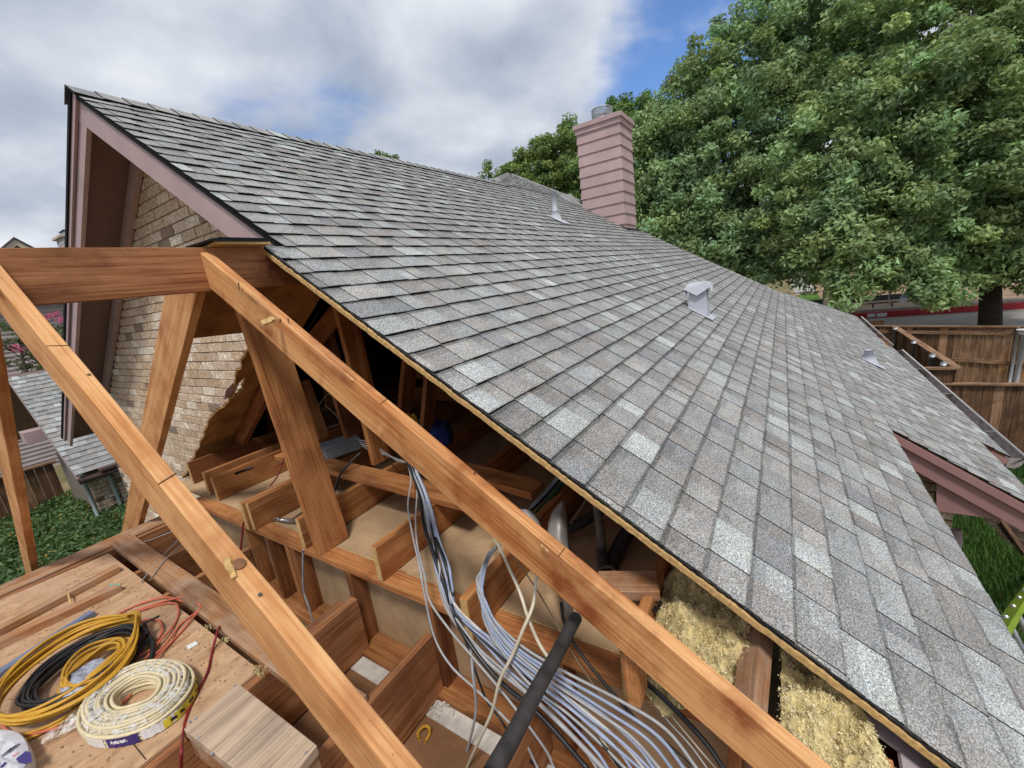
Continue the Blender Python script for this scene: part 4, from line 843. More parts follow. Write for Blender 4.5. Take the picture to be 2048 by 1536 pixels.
# black kinked pipe in front, bottom
def fp(x, y, r): # distance so that the pipe keeps its real radius
    return PF(x, y, r)
PA, PB = PF(1152, 1236, 1.32), PF(978, 1560, .80)
a_ = [PA.lerp(PB, u) + Vector((.0015 * math.sin(u * 9), .001 * math.sin(u * 14), 0)) for u in np.linspace(0, 1, 14)]
tag(tube('drain_pipe', a_, .0195, PIPEB, None, 20, 3), 'thick black pipe standing diagonally in front of the cables', 'pipe')
# pipes and tools deeper in the roof space, right
def pipe2(pts, rad, m, nm, label, cat, n=14, grp=None, straight=False): return tag(tube(nm, [PX(*q) for q in pts], rad, m, None, n, 5, straight=straight), label, cat, grp)
pipe2([(1190, 985, 1.75), (1200, 1060, 1.62), (1206, 1120, 1.50)], .020, PIPEG, 'conduit', 'dusty grey upright conduit with a black lower sleeve', 'conduit')
pipe2([(1203, 1098, 1.53), (1210, 1160, 1.42)], .024, PIPEB, 'pipe_sleeve', 'black perforated sleeve at the foot of the grey conduit', 'pipe')
pipe2([(1268, 1045, 1.80), (1235, 1100, 1.62), (1212, 1160, 1.45)], .034, PIPEB, 'vent_pipe', 'wide black pipe leaning right behind the grey conduit', 'pipe')
pipe2([(1215, 1010, 1.85), (1180, 1035, 1.75), (1155, 1050, 1.68), (1125, 1058, 1.62), (1105, 1052, 1.62)], .026, PIPEB, 'bent_pipe', 'dark bent pipe with an elbow behind the metal duct piece', 'pipe')
pipe2([(1140, 950, 1.9), (1110, 985, 1.75), (1072, 1028, 1.58)], .013, PIPEGR, 'green_handle', 'long green tube lying beside blue grey cables under the roof', 'tube')
for k in range(3): pipe2([(1130 - k * 5, 948, 1.9), (1098 - k * 5, 985, 1.75), (1062 - k * 4, 1022, 1.6)], .006, (CHB, CHC, CHG)[k], 'cable', '%s cable beside the green tube' % ('black', 'blue', 'grey')[k], 'cable', 8, 'cables beside the green tube')
pipe2([(1172, 1000, 1.8), (1160, 1020, 1.72), (1142, 1045, 1.62)], .006, plain('wooden_rod', (.35, .26, .18), .8, .2), 'stick', 'thin pale stick leaning above the bent pipe', 'stick', 8)
pipe2([(1213, 1140, 1.38), (1225, 1158, 1.36), (1250, 1172, 1.33), (1280, 1182, 1.30), (1300, 1200, 1.26), (1310, 1218, 1.22)], .007, CHB, 'cable', 'black cable looping over the short block to the right', 'cable', 8)
pipe2([(1322, 1203, 1.20), (1316, 1215, 1.20), (1308, 1220, 1.20), (1280, 1216, 1.20), (1255, 1212, 1.20)], .006, CHB, 'bracket', 'bent black wire bracket under the short block', 'bracket', 8)
P = [PX(1196, 1136, 1.40), PX(1220, 1133, 1.40)]; tag(tube('pipe_clamp', [P[0], P[1], PX(1232, 1146, 1.39), PX(1214, 1152, 1.38)], .007, NAILM), 'small steel pipe clamp on the short block', 'clamp')
# bent sheet metal duct piece and white cloth bag
def sheet(name, left, right, m, label, cat, X0, X1, bulge=.03):
    n_ = 14; L_ = catmull([Vector((x, y, 0)) for x, y in left], 6); R2_ = catmull([Vector((x, y, 0)) for x, y in right], 6); vs = []; fs = []
    for i in range(n_ + 1):
        u = i / n_; l_ = L_[min(int(u * (len(L_) - 1)), len(L_) - 1)]; r_ = R2_[min(int(u * (len(R2_) - 1)), len(R2_) - 1)]
        for j in range(9):
            v = j / 8; q = l_.lerp(r_, v); vs.append(PX(q.x, q.y, X0 + (X1 - X0) * u - bulge * math.sin(math.pi * v)))
    for i in range(n_):
        for j in range(8): a_ = i * 9 + j; fs.append((a_, a_ + 1, a_ + 10, a_ + 9))
    o = make(name, vs, fs, m, smooth=True); q = o.modifiers.new('solid', 'SOLIDIFY'); q.thickness = .002; return tag(o, label, cat)
sheet('duct_piece', [(1124, 1002), (1108, 1020), (1098, 1045), (1096, 1080), (1105, 1110), (1125, 1230)], [(1128, 1004), (1132, 1030), (1136, 1065), (1139, 1100), (1142, 1130), (1146, 1240)], DUCT, 'curved grey sheet metal duct piece ending in a point', 'duct piece', 1.42, 1.15, .05)
CLOTH = plain('dirty_white_cloth', (.50, .49, .48), .85, .15, var=.2, scale=14, bmp=.4)
sheet('cloth_bag', [(1040, 1018), (1036, 1040), (1040, 1075), (1060, 1100)], [(1060, 1020), (1078, 1040), (1090, 1070), (1098, 1105)], CLOTH, 'crumpled white cloth behind the big rafter beside the duct', 'cloth', 1.40, 1.30, .06)
# grey steel junction box with its lid ajar
e = empty('junction_box', PZ(690, 905, SBZ), 'grey steel junction box with its lid ajar on the strongback', 'junction box')
zt = SBZ + .085
bl = [PZ(662, 918, SBZ), PZ(725, 896, SBZ)]
q = [PZ(647, 896, zt), PZ(660, 897, zt), PZ(717, 868, zt), PZ(700, 862, zt)]
b0 = PZ(656, 920, SBZ + .001); b1 = PZ(722, 897, SBZ + .001); ax = (b1 - b0); ay = Vector((-.0, .17, 0)); ay = Vector((-ax.y, ax.x, 0)).normalized() * -.13
if ay.y < 0: ay = -ay
hb = Vector((0, 0, .075)); vs = [b0, b1, b1 + ay, b0 + ay]; vs += [v + hb for v in vs]; a = Acc(); a.add(vs, [(0, 1, 2, 3), (0, 4, 5, 1), (1, 5, 6, 2), (2, 6, 7, 3), (3, 7, 4, 0)])
o = a.build('box_body', BOXM, e); m_ = o.modifiers.new('solid', 'SOLIDIFY'); m_.thickness = .002
lid = [v + Vector((0, 0, .006)) for v in vs[4:]]; u = ax.normalized(); w_ = ay.normalized(); lid = [lid[0] - w_ * .01 - u * .02, lid[1] - w_ * .02 + u * .005, lid[2] + w_ * .02 + u * .015 + ZV * .012, lid[3] + w_ * .01 - u * .01 + ZV * .01]
o = slab('box_lid', lid, (0, 0, .003), BOXM, e)
cab([(722, 905, 1.60), (700, 925, 1.52), (680, 950, 1.44), (668, 985, 1.38)], .008, CHB, 'thick black cable curving down from the junction box', group='cables at the junction box')
for k in range(4): cab([(718 + k * 2, 880 + k * 4, 1.75), (740, 885 + k * 5, 1.72), (770 + k * 4, 905 + k * 3, 1.68), (800 + k * 5, 925, 1.6)], .004, (CHG, CHG, CHW, CHG)[k], 'thin %s cable leaving the junction box, %s from the top' % (('grey', 'grey', 'cream', 'grey')[k], ('first', 'second', 'third', 'fourth')[k]), group='cables at the junction box')
for k, (pts, m) in enumerate(((((635, 815), (655, 790), (690, 785)), CHG), (((640, 805), (660, 835), (690, 855)), CHB), (((650, 810), (672, 830), (684, 850)), CHW), (((692, 815), (665, 840), (645, 860)), CHB), (((640, 862), (672, 850), (710, 838)), CHG), (((684, 850), (700, 872), (718, 880)), CHB))):
    cab([(x, y, 2.2) for x, y in pts], .005, m, '%s loop of wiring behind the prop, %s' % ({CHG: 'grey', CHB: 'black', CHW: 'cream'}[m], ['highest of all', 'left of the crossing', 'running through the crossing', 'crossing the others', 'lowest and nearly level', 'next to the lid'][k]), group='wiring loops behind the prop')
# orange board seen behind
tag(timber('board', PX(640, 815, 2.7), PX(700, 905, 2.7), (0, -.30, .05), (.02, 0, 0), W_NEW), 'orange lit board deep in the roof space behind the wiring', 'board')
# work lamp glimpse (orange)
e = empty('work_light', PX(545, 885, 2.1), 'small orange and black site tool glimpsed left of the prop', 'tool')
ORG = plain('orange_plastic', (.75, .16, .03), .4, .5, var=.1)
c = PX(534, 868, 2.1); a = Acc(); vs, fs = tube_geo([c + XV * -.03, c + XV * .05 + YV * -.02], .045, 12); a.add(vs, fs); a.build('body', ORG, e, smooth=False)
c = PX(547, 880, 2.1); a = Acc(); vs, fs = tube_geo([c, c + Vector((0, -.03, .12))], .02, 8); a.add(vs, fs); vs, fs = tube_geo([c + Vector((0, .02, .05)), c + Vector((0, -.09, -.01))], .014, 8); a.add(vs, fs); a.build('handle', CHB, e)
c = PX(540, 884, 2.1); a = Acc(); vs, fs = tube_geo([c, c + Vector((0, -.11, .0))], .018, 8); a.add(vs, fs); a.build('guard', ORG, e)
# blue tool bag
c = PZ(862, 886, JT + .01); e = empty('tool_bag', c, 'open blue tool bag holding yellow handled tools in the roof space', 'tool bag')
BLU = plain('blue_canvas', (.035, .05, .20), .9, .15, var=.5, scale=20, bmp=.5); BLK = plain('black_canvas', (.015, .015, .02), .9, .15, var=.4, bmp=.3)
vs = []; fs = []; n_ = 20; prof = [(0, .0), (.15, .0), (.17, .05), (.16, .11), (.14, .16), (.11, .165)]
for (rr, hh) in prof:
    for k in range(n_): t_ = 2 * math.pi * k / n_; w_ = 1 + .08 * math.sin(3 * t_ + hh * 20) + .05 * math.sin(7 * t_); vs.append(c + Vector((math.cos(t_) * rr * .8 * w_, math.sin(t_) * rr * 1.25 * w_, hh + .01 * math.sin(5 * t_))))
for i in range(len(prof) - 1):
    for k in range(n_): a_ = i * n_ + k; b_ = i * n_ + (k + 1) % n_; fs.append((a_, b_, b_ + n_, a_ + n_))
o = make('bag_body', vs, fs, BLU, e, smooth=True); m_ = o.modifiers.new('s', 'SUBSURF'); m_.levels = 1; m_.render_levels = 2
for k in range(5):
    p = c + Vector((-.11 + .01 * k, .10 - .06 * k, .10)); box('pocket', p - Vector((.012, .022, .05)), p + Vector((.012, .022, .035)), BLK if k % 2 else BLU, e, .004)
YT = plain('yellow_tool_handle', (.70, .40, .04), .45, .4, var=.1); RT = plain('red_tool_handle', (.55, .04, .03), .45, .4, var=.1)
for k, (dx_, dy_, l_, m) in enumerate(((-.05, .16, .13, YT), (-.02, .09, .12, YT), (-.06, .03, .11, YT), (.0, .0, .10, RT), (-.08, .18, .05, RT), (-.05, -.05, .10, CHB), (.02, .12, .10, CHB), (-.09, .06, .06, ORG))):
    p = c + Vector((dx_, dy_, .12)); tube('tool_handle', [p, p + Vector((-.02, .015 * (k % 3 - 1) - .03, l_ * .6)), p + Vector((-.03, -.05 + .05 * (k % 3), l_))], [.016, .013, .017], m, e, 8, 4)
tube('strap', [c + Vector((0, -.15, .15)), c + Vector((.02, -.21, .12)), c + Vector((.0, -.21, .04))], .008, BLK, e, 6, 4)
# loose board across the joists
P = [PZ(935, 935, SBZ), PZ(1090, 965, SBZ), PZ(1062, 985, SBZ), PZ(915, 955, SBZ)]
tag(timber('loose_board', PZ(860, 905, SBZ + .005), PZ(1089, 963, SBZ + .005), PZ(1062, 986, SBZ) - PZ(1089, 963, SBZ), (0, 0, -.04), W_MID), 'short loose board lying across the joists below the tool bag', 'board')
tag(timber('board_scrap', PZ(905, 905, SBZ - .002), PZ(936, 925, SBZ - .002), PZ(900, 925, SBZ) - PZ(905, 905, SBZ), (0, 0, -.03), W_OLD), 'dark board scrap beneath the tool bag', 'board')
# hammer between the joists
hz = ZP + .02
e = empty('hammer', PZ(570, 1040, hz), 'claw hammer with a steel head lying on the plate between joists', 'hammer')
h0, h1 = PZ(562, 1040, hz), PZ(592, 1042, hz); tube('head', [h0, h0.lerp(h1, .5), h1], [.010, .013, .014], plain('steel_head', (.45, .45, .46), .35, .5, .8, var=.3), e, 12, straight=True); tube('claw', [h0, h0 + (h0 - h1) * .35 + ZV * .012, h0 + (h0 - h1) * .6 - ZV * .004], [.010, .007, .004], bpy.data.materials['steel_head'], e, 8, 4)
tube('handle', [h1.lerp(h0, .3), PZ(606, 1026, hz + .01), PZ(640, 1008, hz + .01)], .011, plain('dark_handle', (.10, .055, .03), .5, .3, var=.4), e, 10, 4)
tag(tube('tool_grip', [PZ(672, 975, ZP + .03), PZ(684, 972, ZP + .03)], .018, plain('brown_grip', (.13, .085, .05), .6, .3, var=.4), None, 10, straight=True), 'brown tool grip lying on the ceiling between two joists', 'tool')
tag(tube('rod', [PZ(470, 948, JT + .02), PZ(505, 935, JT + .02)], .010, CHB, None, 8, straight=True), 'black end of a rod on the joists at the foot of the torn decking', 'rod')
# ---------------------------------------------------------------- things on the work platform
PT = LT + .0155
def lumber(pts, wpx, th, m, label, z=PT):
    A, B = PZ(pts[0][0], pts[0][1], z + th), PZ(pts[1][0], pts[1][1], z + th); s_ = PZ(wpx[0], wpx[1], z + th) - B
    return tag(timber('loose_stud', A, B, s_, (0, 0, -th), m, seg=10), label, 'lumber', 'loose lengths of lumber on the platform')
lumber(((-60, 1280), (232, 1128)), (238, 1133), .040, W_DSTY, 'upper loose stud on the platform, nearest the planted bed')
lumber(((-60, 1312), (242, 1170)), (226, 1168), .040, W_DSTY, 'lower loose stud on the platform with a turquoise painted end')
A = PZ(226, 1168, PT + .0385); slab('painted_end', [PZ(222, 1167, PT + .0388), PZ(242, 1169, PT + .0388), PZ(239, 1173, PT + .0388), PZ(218, 1171, PT + .0388)], (0, 0, .0006), plain('turquoise_paint', (.10, .45, .40), .6, .3)); tag(bpy.data.objects['painted_end'], 'turquoise paint dab on the end of the lower loose stud', 'paint mark')
tag(timber('angle_iron', PZ(-60, 1385, PT + .03), PZ(190, 1222, PT + .03), PZ(178, 1221, PT + .03) - PZ(190, 1222, PT + .03), (0, 0, -.028), plain('blue_grey_steel', (.20, .24, .36), .4, .5, .3, var=.3, scale=8)), 'blue grey steel bar lying beside the two loose studs', 'steel bar')
tag(timber('wood_chip', PZ(133, 1186, PT + .04), PZ(141, 1218, PT + .03), (.010, 0, 0), (0, 0, -.004), W_CUT, seg=3), 'thin wood chip bridging the two loose studs', 'wood chip')
tag(timber('wood_sliver', PZ(400, 1445, PT + .006), PZ(436, 1402, PT + .006), (.004, 0, 0), (0, 0, -.004), LEAFY, seg=3), 'dark sliver beside the weathered block', 'wood chip')
slab_l = slab('paper_label', [PZ(372, 1292, PT + .001), PZ(392, 1282, PT + .001), PZ(396, 1288, PT + .001), PZ(377, 1299, PT + .001)], (0, 0, .0008), WHT); tag(slab_l, 'small torn white label stuck on the platform', 'label')
# crumbs of insulation and bark
a = Acc(); rd = random.Random(31)
for k in range(900):
    if rd.random() < .75: c = PZ(rd.uniform(0, 250), 0, PT); x = rd.uniform(-.25, .52); y = rd.uniform(2.5, 3.95)
    else: x = rd.uniform(.0, .55); y = rd.uniform(1.9, 2.6)
    p = Vector((x, y, PT + .002)); s_ = rd.uniform(.001, .006); q = [p + Vector((rd.uniform(-s_, s_), rd.uniform(-s_, s_) * 2, rd.uniform(-.001, .003))) for _ in range(4)]; a.add(q, [(0, 1, 2), (0, 2, 3), (0, 3, 1), (1, 3, 2)])
tag(a.build('debris', plain('straw_crumbs', (.30, .21, .11), .95, .1, var=.6, scale=60)), kind='stuff', label='straw coloured crumbs and splinters scattered over the platform')
# weathered block (upturned step) near the lens
zb = -1.37; q = [PZ(367, 1458, zb), PZ(477, 1366, zb), PZ(634, 1490, zb), PZ(548, 1600, zb)]
e = empty('step_block', Vector((q[0].x, q[1].y, LT)), 'weathered grey brown block with screws set on the joists at the bottom', 'step')
o = slab('block_top', q, (0, 0, -.038), W_GREY, e); bevel(o, .003)
ins = [v * 1.0 for v in q]; cen = (q[0] + q[2]) / 2; low = [cen + (v - cen) * .965 - ZV * .038 for v in q]
o = slab('block_base', low, (0, 0, -(zb - .038 - LT - .001)), W_DSTY, e)
for (x, y) in ((380, 1442), (392, 1437), (398, 1476), (424, 1508), (470, 1372), (612, 1506)):
    a = Acc(); nail(PZ(x, y, zb), ZV, .005, .0008, a); a.build('screw', GALV, e)
# coils
def ellipse(pa, pb, pc, pd, z, phase=0.0):
    A, B, C, Dd = (PZ(*q, z) for q in (pa, pb, pc, pd)); cen = (A + B) / 2; u = (B - A) / 2; v = (Dd - C) / 2; return cen, u, v
def coil(name, cen, u, v, n, rad, m, label, cat, parent=None, zj=.008, spread=.08, seed=1, lift=.0, npt=44, group=None, tie=True, merge=True):
    rd = random.Random(seed); acc = Acc()
    for k in range(n):
        su, sv_ = 1 - spread * rd.random(), 1 - spread * 1.6 * rd.random(); off = u * rd.uniform(-.02, .02) + v * rd.uniform(-.05, .05); ph = rd.uniform(0, 6.28); zh = lift + rad + (k * .55 + rd.random()) * zj
        P = []
        for i in range(npt):
            t_ = 2 * math.pi * i / npt; w_ = 1 + .014 * math.sin(2 * t_ + ph) + .010 * math.sin(5 * t_ + ph * 2); pin = 1.0
            if tie: pin = 1 - .72 * math.exp(-((t_ if t_ < math.pi else t_ - 2 * math.pi) / .55) ** 2) * rd.uniform(.97, 1.0)
            P.append(cen + off + u * (math.cos(t_) * su * w_ if not tie else math.cos(t_) * (1 + .02 * (su - 1)) * w_) + v * (math.sin(t_) * sv_ * w_) + Vector((0, 0, zh + .006 * math.sin(3 * t_ + ph))))
        vs, fs = tube_geo(P, rad, 7, True); acc.add(vs, fs)
    o = acc.build(name, m, parent, smooth=True)
    if label: tag(o, label, cat, group)
    return o
# orange extension cord in loose loops (drawn as one line)
OP = [(0, 1445), (30, 1470), (90, 1462), (165, 1440), (245, 1405), (300, 1330), (352, 1275), (382, 1240), (402, 1215), (404, 1198), (380, 1192), (350, 1197), (320, 1205), (270, 1222), (215, 1245), (182, 1270), (140, 1300), (90, 1345), (60, 1390), (75, 1420), (120, 1415), (210, 1372), (290, 1325), (330, 1290), (362, 1248), (395, 1222), (398, 1208), (370, 1204), (345, 1196), (315, 1196), (262, 1215), (225, 1235), (200, 1240), (190, 1262), (205, 1256), (250, 1232), (310, 1212), (345, 1206), (356, 1214), (355, 1235), (342, 1258), (320, 1282), (280, 1330), (250, 1352), (200, 1375), (160, 1380), (175, 1330), (230, 1275), (285, 1242), (315, 1240), (324, 1256), (318, 1275), (300, 1300), (240, 1330)]
P = []
for i, (x, y) in enumerate(OP): P.append(PZ(x, y, PT + .006 + .007 * (i % 3)))
tag(tube('extension_cord', P, .0050, CHO, None, 8, 6), 'faded orange extension cord in loose loops under the other coils', 'extension cord')
# black cable coil with film and yellow inner coil
cen, u, v = ellipse((45, 1425), (292, 1262), (122, 1318), (200, 1388), PT + .02)
coil('cable_coil', cen, u, v, 11, .0062, CHB, 'black cable coil lying inside the big yellow coil', 'cable coil', seed=5, zj=.006, spread=.22, tie=False, group='cable coils on the platform')
cen2, u2, v2 = ellipse((118, 1395), (262, 1285), (165, 1315), (215, 1365), PT + .03)
coil('cable_coil', cen2, u2, v2, 9, .0060, CHY, 'small yellow cable coil wrapped in clear film in the middle', 'cable coil', seed=6, zj=.007, spread=.35, tie=False, group='cable coils on the platform')
def film_patch(cx, cy, rx, ry, z, seed, label, cat='plastic wrap', m=None, zs=.03):
    rd = random.Random(seed); n_ = 26; vs = []; fs = []; c = PZ(cx, cy, z); ux = PZ(cx + rx, cy - rx * .7, z) - c; uy = PZ(cx + ry * .6, cy + ry, z) - c
    for j in range(n_ + 1):
        for i in range(n_ + 1):
            a_, b_ = (i / n_ * 2 - 1), (j / n_ * 2 - 1); k = 1 / max(1e-6, max(abs(a_), abs(b_))) * min(1, math.hypot(a_, b_)) if False else 1
            q = c + ux * a_ * (1 - .25 * b_ * b_) + uy * b_ * (1 - .25 * a_ * a_); q.z += zs * (1 - a_ * a_) * (1 - b_ * b_) * .6 + .014 * mn.noise(q * 28 + Vector((seed, 0, 0))) + .006 * mn.noise(q * 80); vs.append(q)
    for j in range(n_):
        for i in range(n_): a_ = j * (n_ + 1) + i; fs.append((a_, a_ + 1, a_ + n_ + 2, a_ + n_ + 1))
    return tag(make('plastic_wrap', vs, fs, m or FILM, smooth=False), label, cat, 'clear plastic wrap on the coils')
film_patch(172, 1362, 52, 26, PT + .05, 3, 'crumpled clear wrap with bluish shine in the middle of the yellow coil', m=plain('milky_crumpled_film', (.46, .50, .60), .22, .6, var=.5, scale=22, bmp=.8))
# large yellow coil tied at its upper end
cen, u, v = ellipse((2, 1452), (282, 1250), (85, 1318), (192, 1402), PT + .03)
rd = random.Random(8); acc = Acc()
for k in range(13):
    P = []; w0 = rd.uniform(.80, 1.04); w1 = rd.uniform(.80, 1.05); ph = rd.uniform(0, 6.28); zh = .02 + k * .0042; of = rd.uniform(-.03, .03)
    for i in range(56):
        t_ = 2 * math.pi * i / 56; x = math.cos(t_); pinch = 1 - .80 * math.exp(-((1 - x) / .22) ** 1.1) if x > 0 else 1
        P.append(cen + u * (x * (1.0 - .05 * (1 - w0) * (x < 0)) + (0 if x > 0 else .10 * (1 - w0) * -x) + .008 * math.sin(ph + 3 * t_)) + v * (math.sin(t_) * (w0 if math.sin(t_) > 0 else w1) * pinch + of * pinch) + Vector((0, 0, zh + .008 * math.sin(2 * t_ + ph))))
    vs, fs = tube_geo(P, .0058, 8, True); acc.add(vs, fs)
ce = empty('cable_coil', cen, 'big golden yellow cable coil tied with its own tail at the upper end', 'cable coil', 'cable coils on the platform')
acc.build('loops', CHY, ce, smooth=True)
acc = Acc(); tp = cen + u * .93
for k in range(3):
    P = [tp + v.normalized() * math.cos(t_) * .034 + u.normalized() * (.006 * k + .01 * math.sin(t_ * 2)) + Vector((0, 0, .050 + math.sin(t_) * .038)) for t_ in np.linspace(0, 2 * math.pi, 21)[:-1]]; vs, fs = tube_geo(P, .0055, 8, True, upv=u.normalized()); acc.add(vs, fs)
acc.build('tie', CHY, ce, smooth=True)
P = [PZ(272, 1262, PT + .07), PZ(284, 1250, PT + .09), PZ(292, 1252, PT + .07), PZ(292, 1268, PT + .05), PZ(282, 1275, PT + .03), PZ(275, 1262, PT + .05), PZ(290, 1246, PT + .09), PZ(318, 1232, PT + .10)]
tag(tube('cable', P, .0055, CHB, None, 8, 6), 'black cable tail sticking up beside the yellow tie', 'cable')
tag(tube('cable', [PZ(288, 1268, PT + .02), PZ(303, 1278, PT + .03), PZ(306, 1300, PT + .03), PZ(298, 1322, PT + .02), PZ(270, 1342, PT + .015), PZ(240, 1352, PT + .01)], .011, CHB, None, 10, 6), 'glossy thick black cable bend right of the yellow coil', 'cable')
tag(tube('cable', [PZ(-20, 1490, PT + .01), PZ(30, 1486, PT + .012), PZ(90, 1462, PT + .012), PZ(150, 1428, PT + .012), PZ(200, 1385, PT + .03)], .0058, CHY, None, 8, 6), 'outer strand of yellow cable in front of the yellow coil', 'cable')
tag(tube('cable', [PZ(-20, 1484, PT + .02), PZ(45, 1470, PT + .022), PZ(110, 1445, PT + .022), PZ(170, 1405, PT + .03)], .0058, CHY, None, 8, 6), 'second strand of yellow cable between coil and outer strand', 'cable')
film_patch(160, 1432, 70, 10, PT + .02, 5, 'strip of clear wrap lying under the near side of the yellow coil')
# cream cable coil in film
cen, u, v = ellipse((162, 1462), (378, 1338), (226, 1352), (306, 1444), PT + .035)
ce = empty('wrapped_coil', cen - ZV * .035, 'cream cable coil in clear film with a navy and a yellow label', 'cable coil', 'cable coils on the platform')
acc = Acc(); rd = random.Random(5)
for layer in range(7):
    for ring in range(7):
        sc_ = 1 - ring * .095 - rd.uniform(0, .03); off = u * rd.uniform(-.015, .015) + v * rd.uniform(-.02, .02)
        if layer > 4 and ring == 0: continue
        P = [cen + off + (u * math.cos(t_) + v * math.sin(t_)) * sc_ * (1 + .010 * math.sin(3 * t_ + ring)) + Vector((0, 0, -.028 + layer * .0105 + .003 * math.sin(4 * t_ + layer))) for t_ in np.linspace(0, 2 * math.pi, 49)[:-1]]
        vs, fs = tube_geo(P, .0068, 6, True); acc.add(vs, fs)
acc.build('cable_loops', CHM, ce, smooth=True)
def band(a0, a1, z0, z1, m, name, sc_=1.035, n_=14):
    vs = []; fs = []
    for i in range(n_ + 1):
        t_ = a0 + (a1 - a0) * i / n_
        for zz_ in (z0, z1): vs.append(cen + (u * math.cos(t_) + v * math.sin(t_)) * (sc_ + .004 * math.sin(i * 2.3)) + Vector((0, 0, zz_ + .002 * math.sin(i * 1.7))))
    fs = [(2 * i, 2 * i + 2, 2 * i + 3, 2 * i + 1) for i in range(n_)]; o = make(name, vs, fs, m, ce); q = o.modifiers.new('s', 'SOLIDIFY'); q.thickness = .0008; return o
band(2.45, 3.0 - 1.05, -.03, .012, PURP, 'navy_label'); band(2.38, 2.12, -.012, .0, WHT, 'label_print', 1.039); band(2.9, 2.5, -.03, .02, WHT, 'white_label'); band(1.90, 1.25, -.03, .010, WHT, 'white_label', 1.034); band(1.55, .15, -.03, .006, YELL, 'yellow_label', 1.038)
for k, (a0, a1) in enumerate(((1.42, 1.30), (1.22, 1.12), (.98, .84), (.70, .62), (.48, .40), (.28, .2))): band(a0, a1, -.018, -.006, CHB, 'label_print', 1.043, 3)
# film over the coil: torus skin
vs = []; fs = []; nu, nv = 60, 9
for i in range(nu):
    t_ = 2 * math.pi * i / nu
    for j in range(nv):
        w_ = j / (nv - 1); sc_ = 1.03 - .66 * w_; zz_ = .044 - .05 * (2 * w_ - 1) ** 4 + .006 * mn.noise(Vector((math.cos(t_) * 5, math.sin(t_) * 5, w_ * 4)) * 1.6); vs.append(cen + (u * math.cos(t_) + v * math.sin(t_)) * sc_ + Vector((0, 0, zz_)))
for i in range(nu):
    for j in range(nv - 1): a_ = i * nv + j; b_ = ((i + 1) % nu) * nv + j; fs.append((a_, a_ + 1, b_ + 1, b_))
make('film', vs, fs, FILM, ce)
# printed white package in the corner
cen, u, v = ellipse((-60, 1545), (66, 1510), (0, 1468), (10, 1580), PT + .03)
ce2 = empty('wire_package', cen - ZV * .03, 'round white printed wire package with navy patch in the bottom left corner', 'wire package')
vs = []; fs = []; prof = [(1.0, -.03), (1.03, -.01), (1.03, .02), (.97, .035), (.6, .04), (.25, .038), (0, .036)]; n_ = 40
for (rr, hh) in prof:
    for k in range(n_): t_ = 2 * math.pi * k / n_; vs.append(cen + (u * math.cos(t_) + v * math.sin(t_)) * rr * (1 + .012 * math.sin(6 * t_)) + Vector((0, 0, hh + .002 * math.sin(9 * t_))))
for i in range(len(prof) - 1):
    for k in range(n_): a_ = i * n_ + k; b_ = i * n_ + (k + 1) % n_; fs.append((a_, b_, b_ + n_, a_ + n_))
make('package_body', vs, fs, plain('white_printed_film', (.62, .62, .66), .35, .5, var=.3, scale=30, bmp=.3), ce2)
def patch(pts, m, name, par, z): o = slab(name, [PZ(x, y, z) for x, y in pts], (0, 0, .001), m, par); return o
patch([(32, 1518), (52, 1502), (62, 1506), (64, 1524), (48, 1528), (38, 1526)], PURP, 'navy_patch', ce2, PT + .072)
patch([(0, 1534), (10, 1524), (14, 1526), (2, 1536)], PURP, 'navy_patch', ce2, PT + .072)
GP = plain('grey_print', (.22, .21, .28), .5, .3, var=.3)
for k in range(4): patch([(2 + k * 5, 1512 - k * 2.5), (22 + k * 5, 1495 - k * 3), (24 + k * 5, 1497 - k * 3), (4 + k * 5, 1514 - k * 2.5)], GP, 'print_line', ce2, PT + .0715)
patch([(24, 1512), (36, 1503), (38, 1506), (26, 1515)], plain('pale_red_print', (.6, .3, .3), .5, .3), 'print_line', ce2, PT + .0715)
# yellow wire scrap on the brown ceiling board
zc = -1.815; P = [PZ(838, 1478, zc), PZ(836, 1466, zc), PZ(844, 1455, zc + .02), PZ(853, 1452, zc + .03), PZ(859, 1458, zc + .02), PZ(858, 1470, zc), PZ(850, 1484, zc)]
tag(tube('wire_scrap', P, .0065, CHY, None, 8, 6), 'bent yellow wire scrap on the brown ceiling board', 'wire scrap')
# thin wires at the back of the platform joists
for k, pts in enumerate(([(240, 1098), (300, 1080), (362, 1056)], [(282, 1165), (310, 1128), (358, 1078)], [(300, 1160), (330, 1120), (372, 1082)])):
    tag(tube('wire', [PZ(x, y, LT + .012 + .015 * k) for x, y in pts], .0032, CHG, None, 6, 5), '%s grey wire crossing the joists behind the big left rafter' % ('top', 'middle', 'lower')[k], 'wire', 'grey wires behind the left rafter')

# ================================================================ TREES
def leaf_mat(name, base, trans, var=(.75, 1.3)):
    m, t, b = mat(name); lk = t.links.new; setc(b, base, .55, .25)
    at_ = t.nodes.new('ShaderNodeVertexColor'); at_.layer_name = 'Col'
    c = mixc(t, 1.0, base, at_.outputs[0], 'MULTIPLY'); lk(c, b.inputs['Base Color'])
    tr = t.nodes.new('ShaderNodeBsdfTranslucent'); c2 = mixc(t, 1.0, trans, at_.outputs[0], 'MULTIPLY'); lk(c2, tr.inputs[0])
    mx_ = t.nodes.new('ShaderNodeMixShader'); mx_.inputs[0].default_value = .22; lk(b.outputs[0], mx_.inputs[1]); lk(tr.outputs[0], mx_.inputs[2]); lk(mx_.outputs[0], t.nodes['Material Output'].inputs[0]); return m
LF_OAK = leaf_mat('oak_leaf', (.245, .345, .165), (.38, .50, .14))
LF_ELM = leaf_mat('yellowish_leaf', (.17, .25, .08), (.30, .42, .08))
LF_COV = leaf_mat('ground_cover_leaf', (.085, .150, .055), (.14, .24, .05))
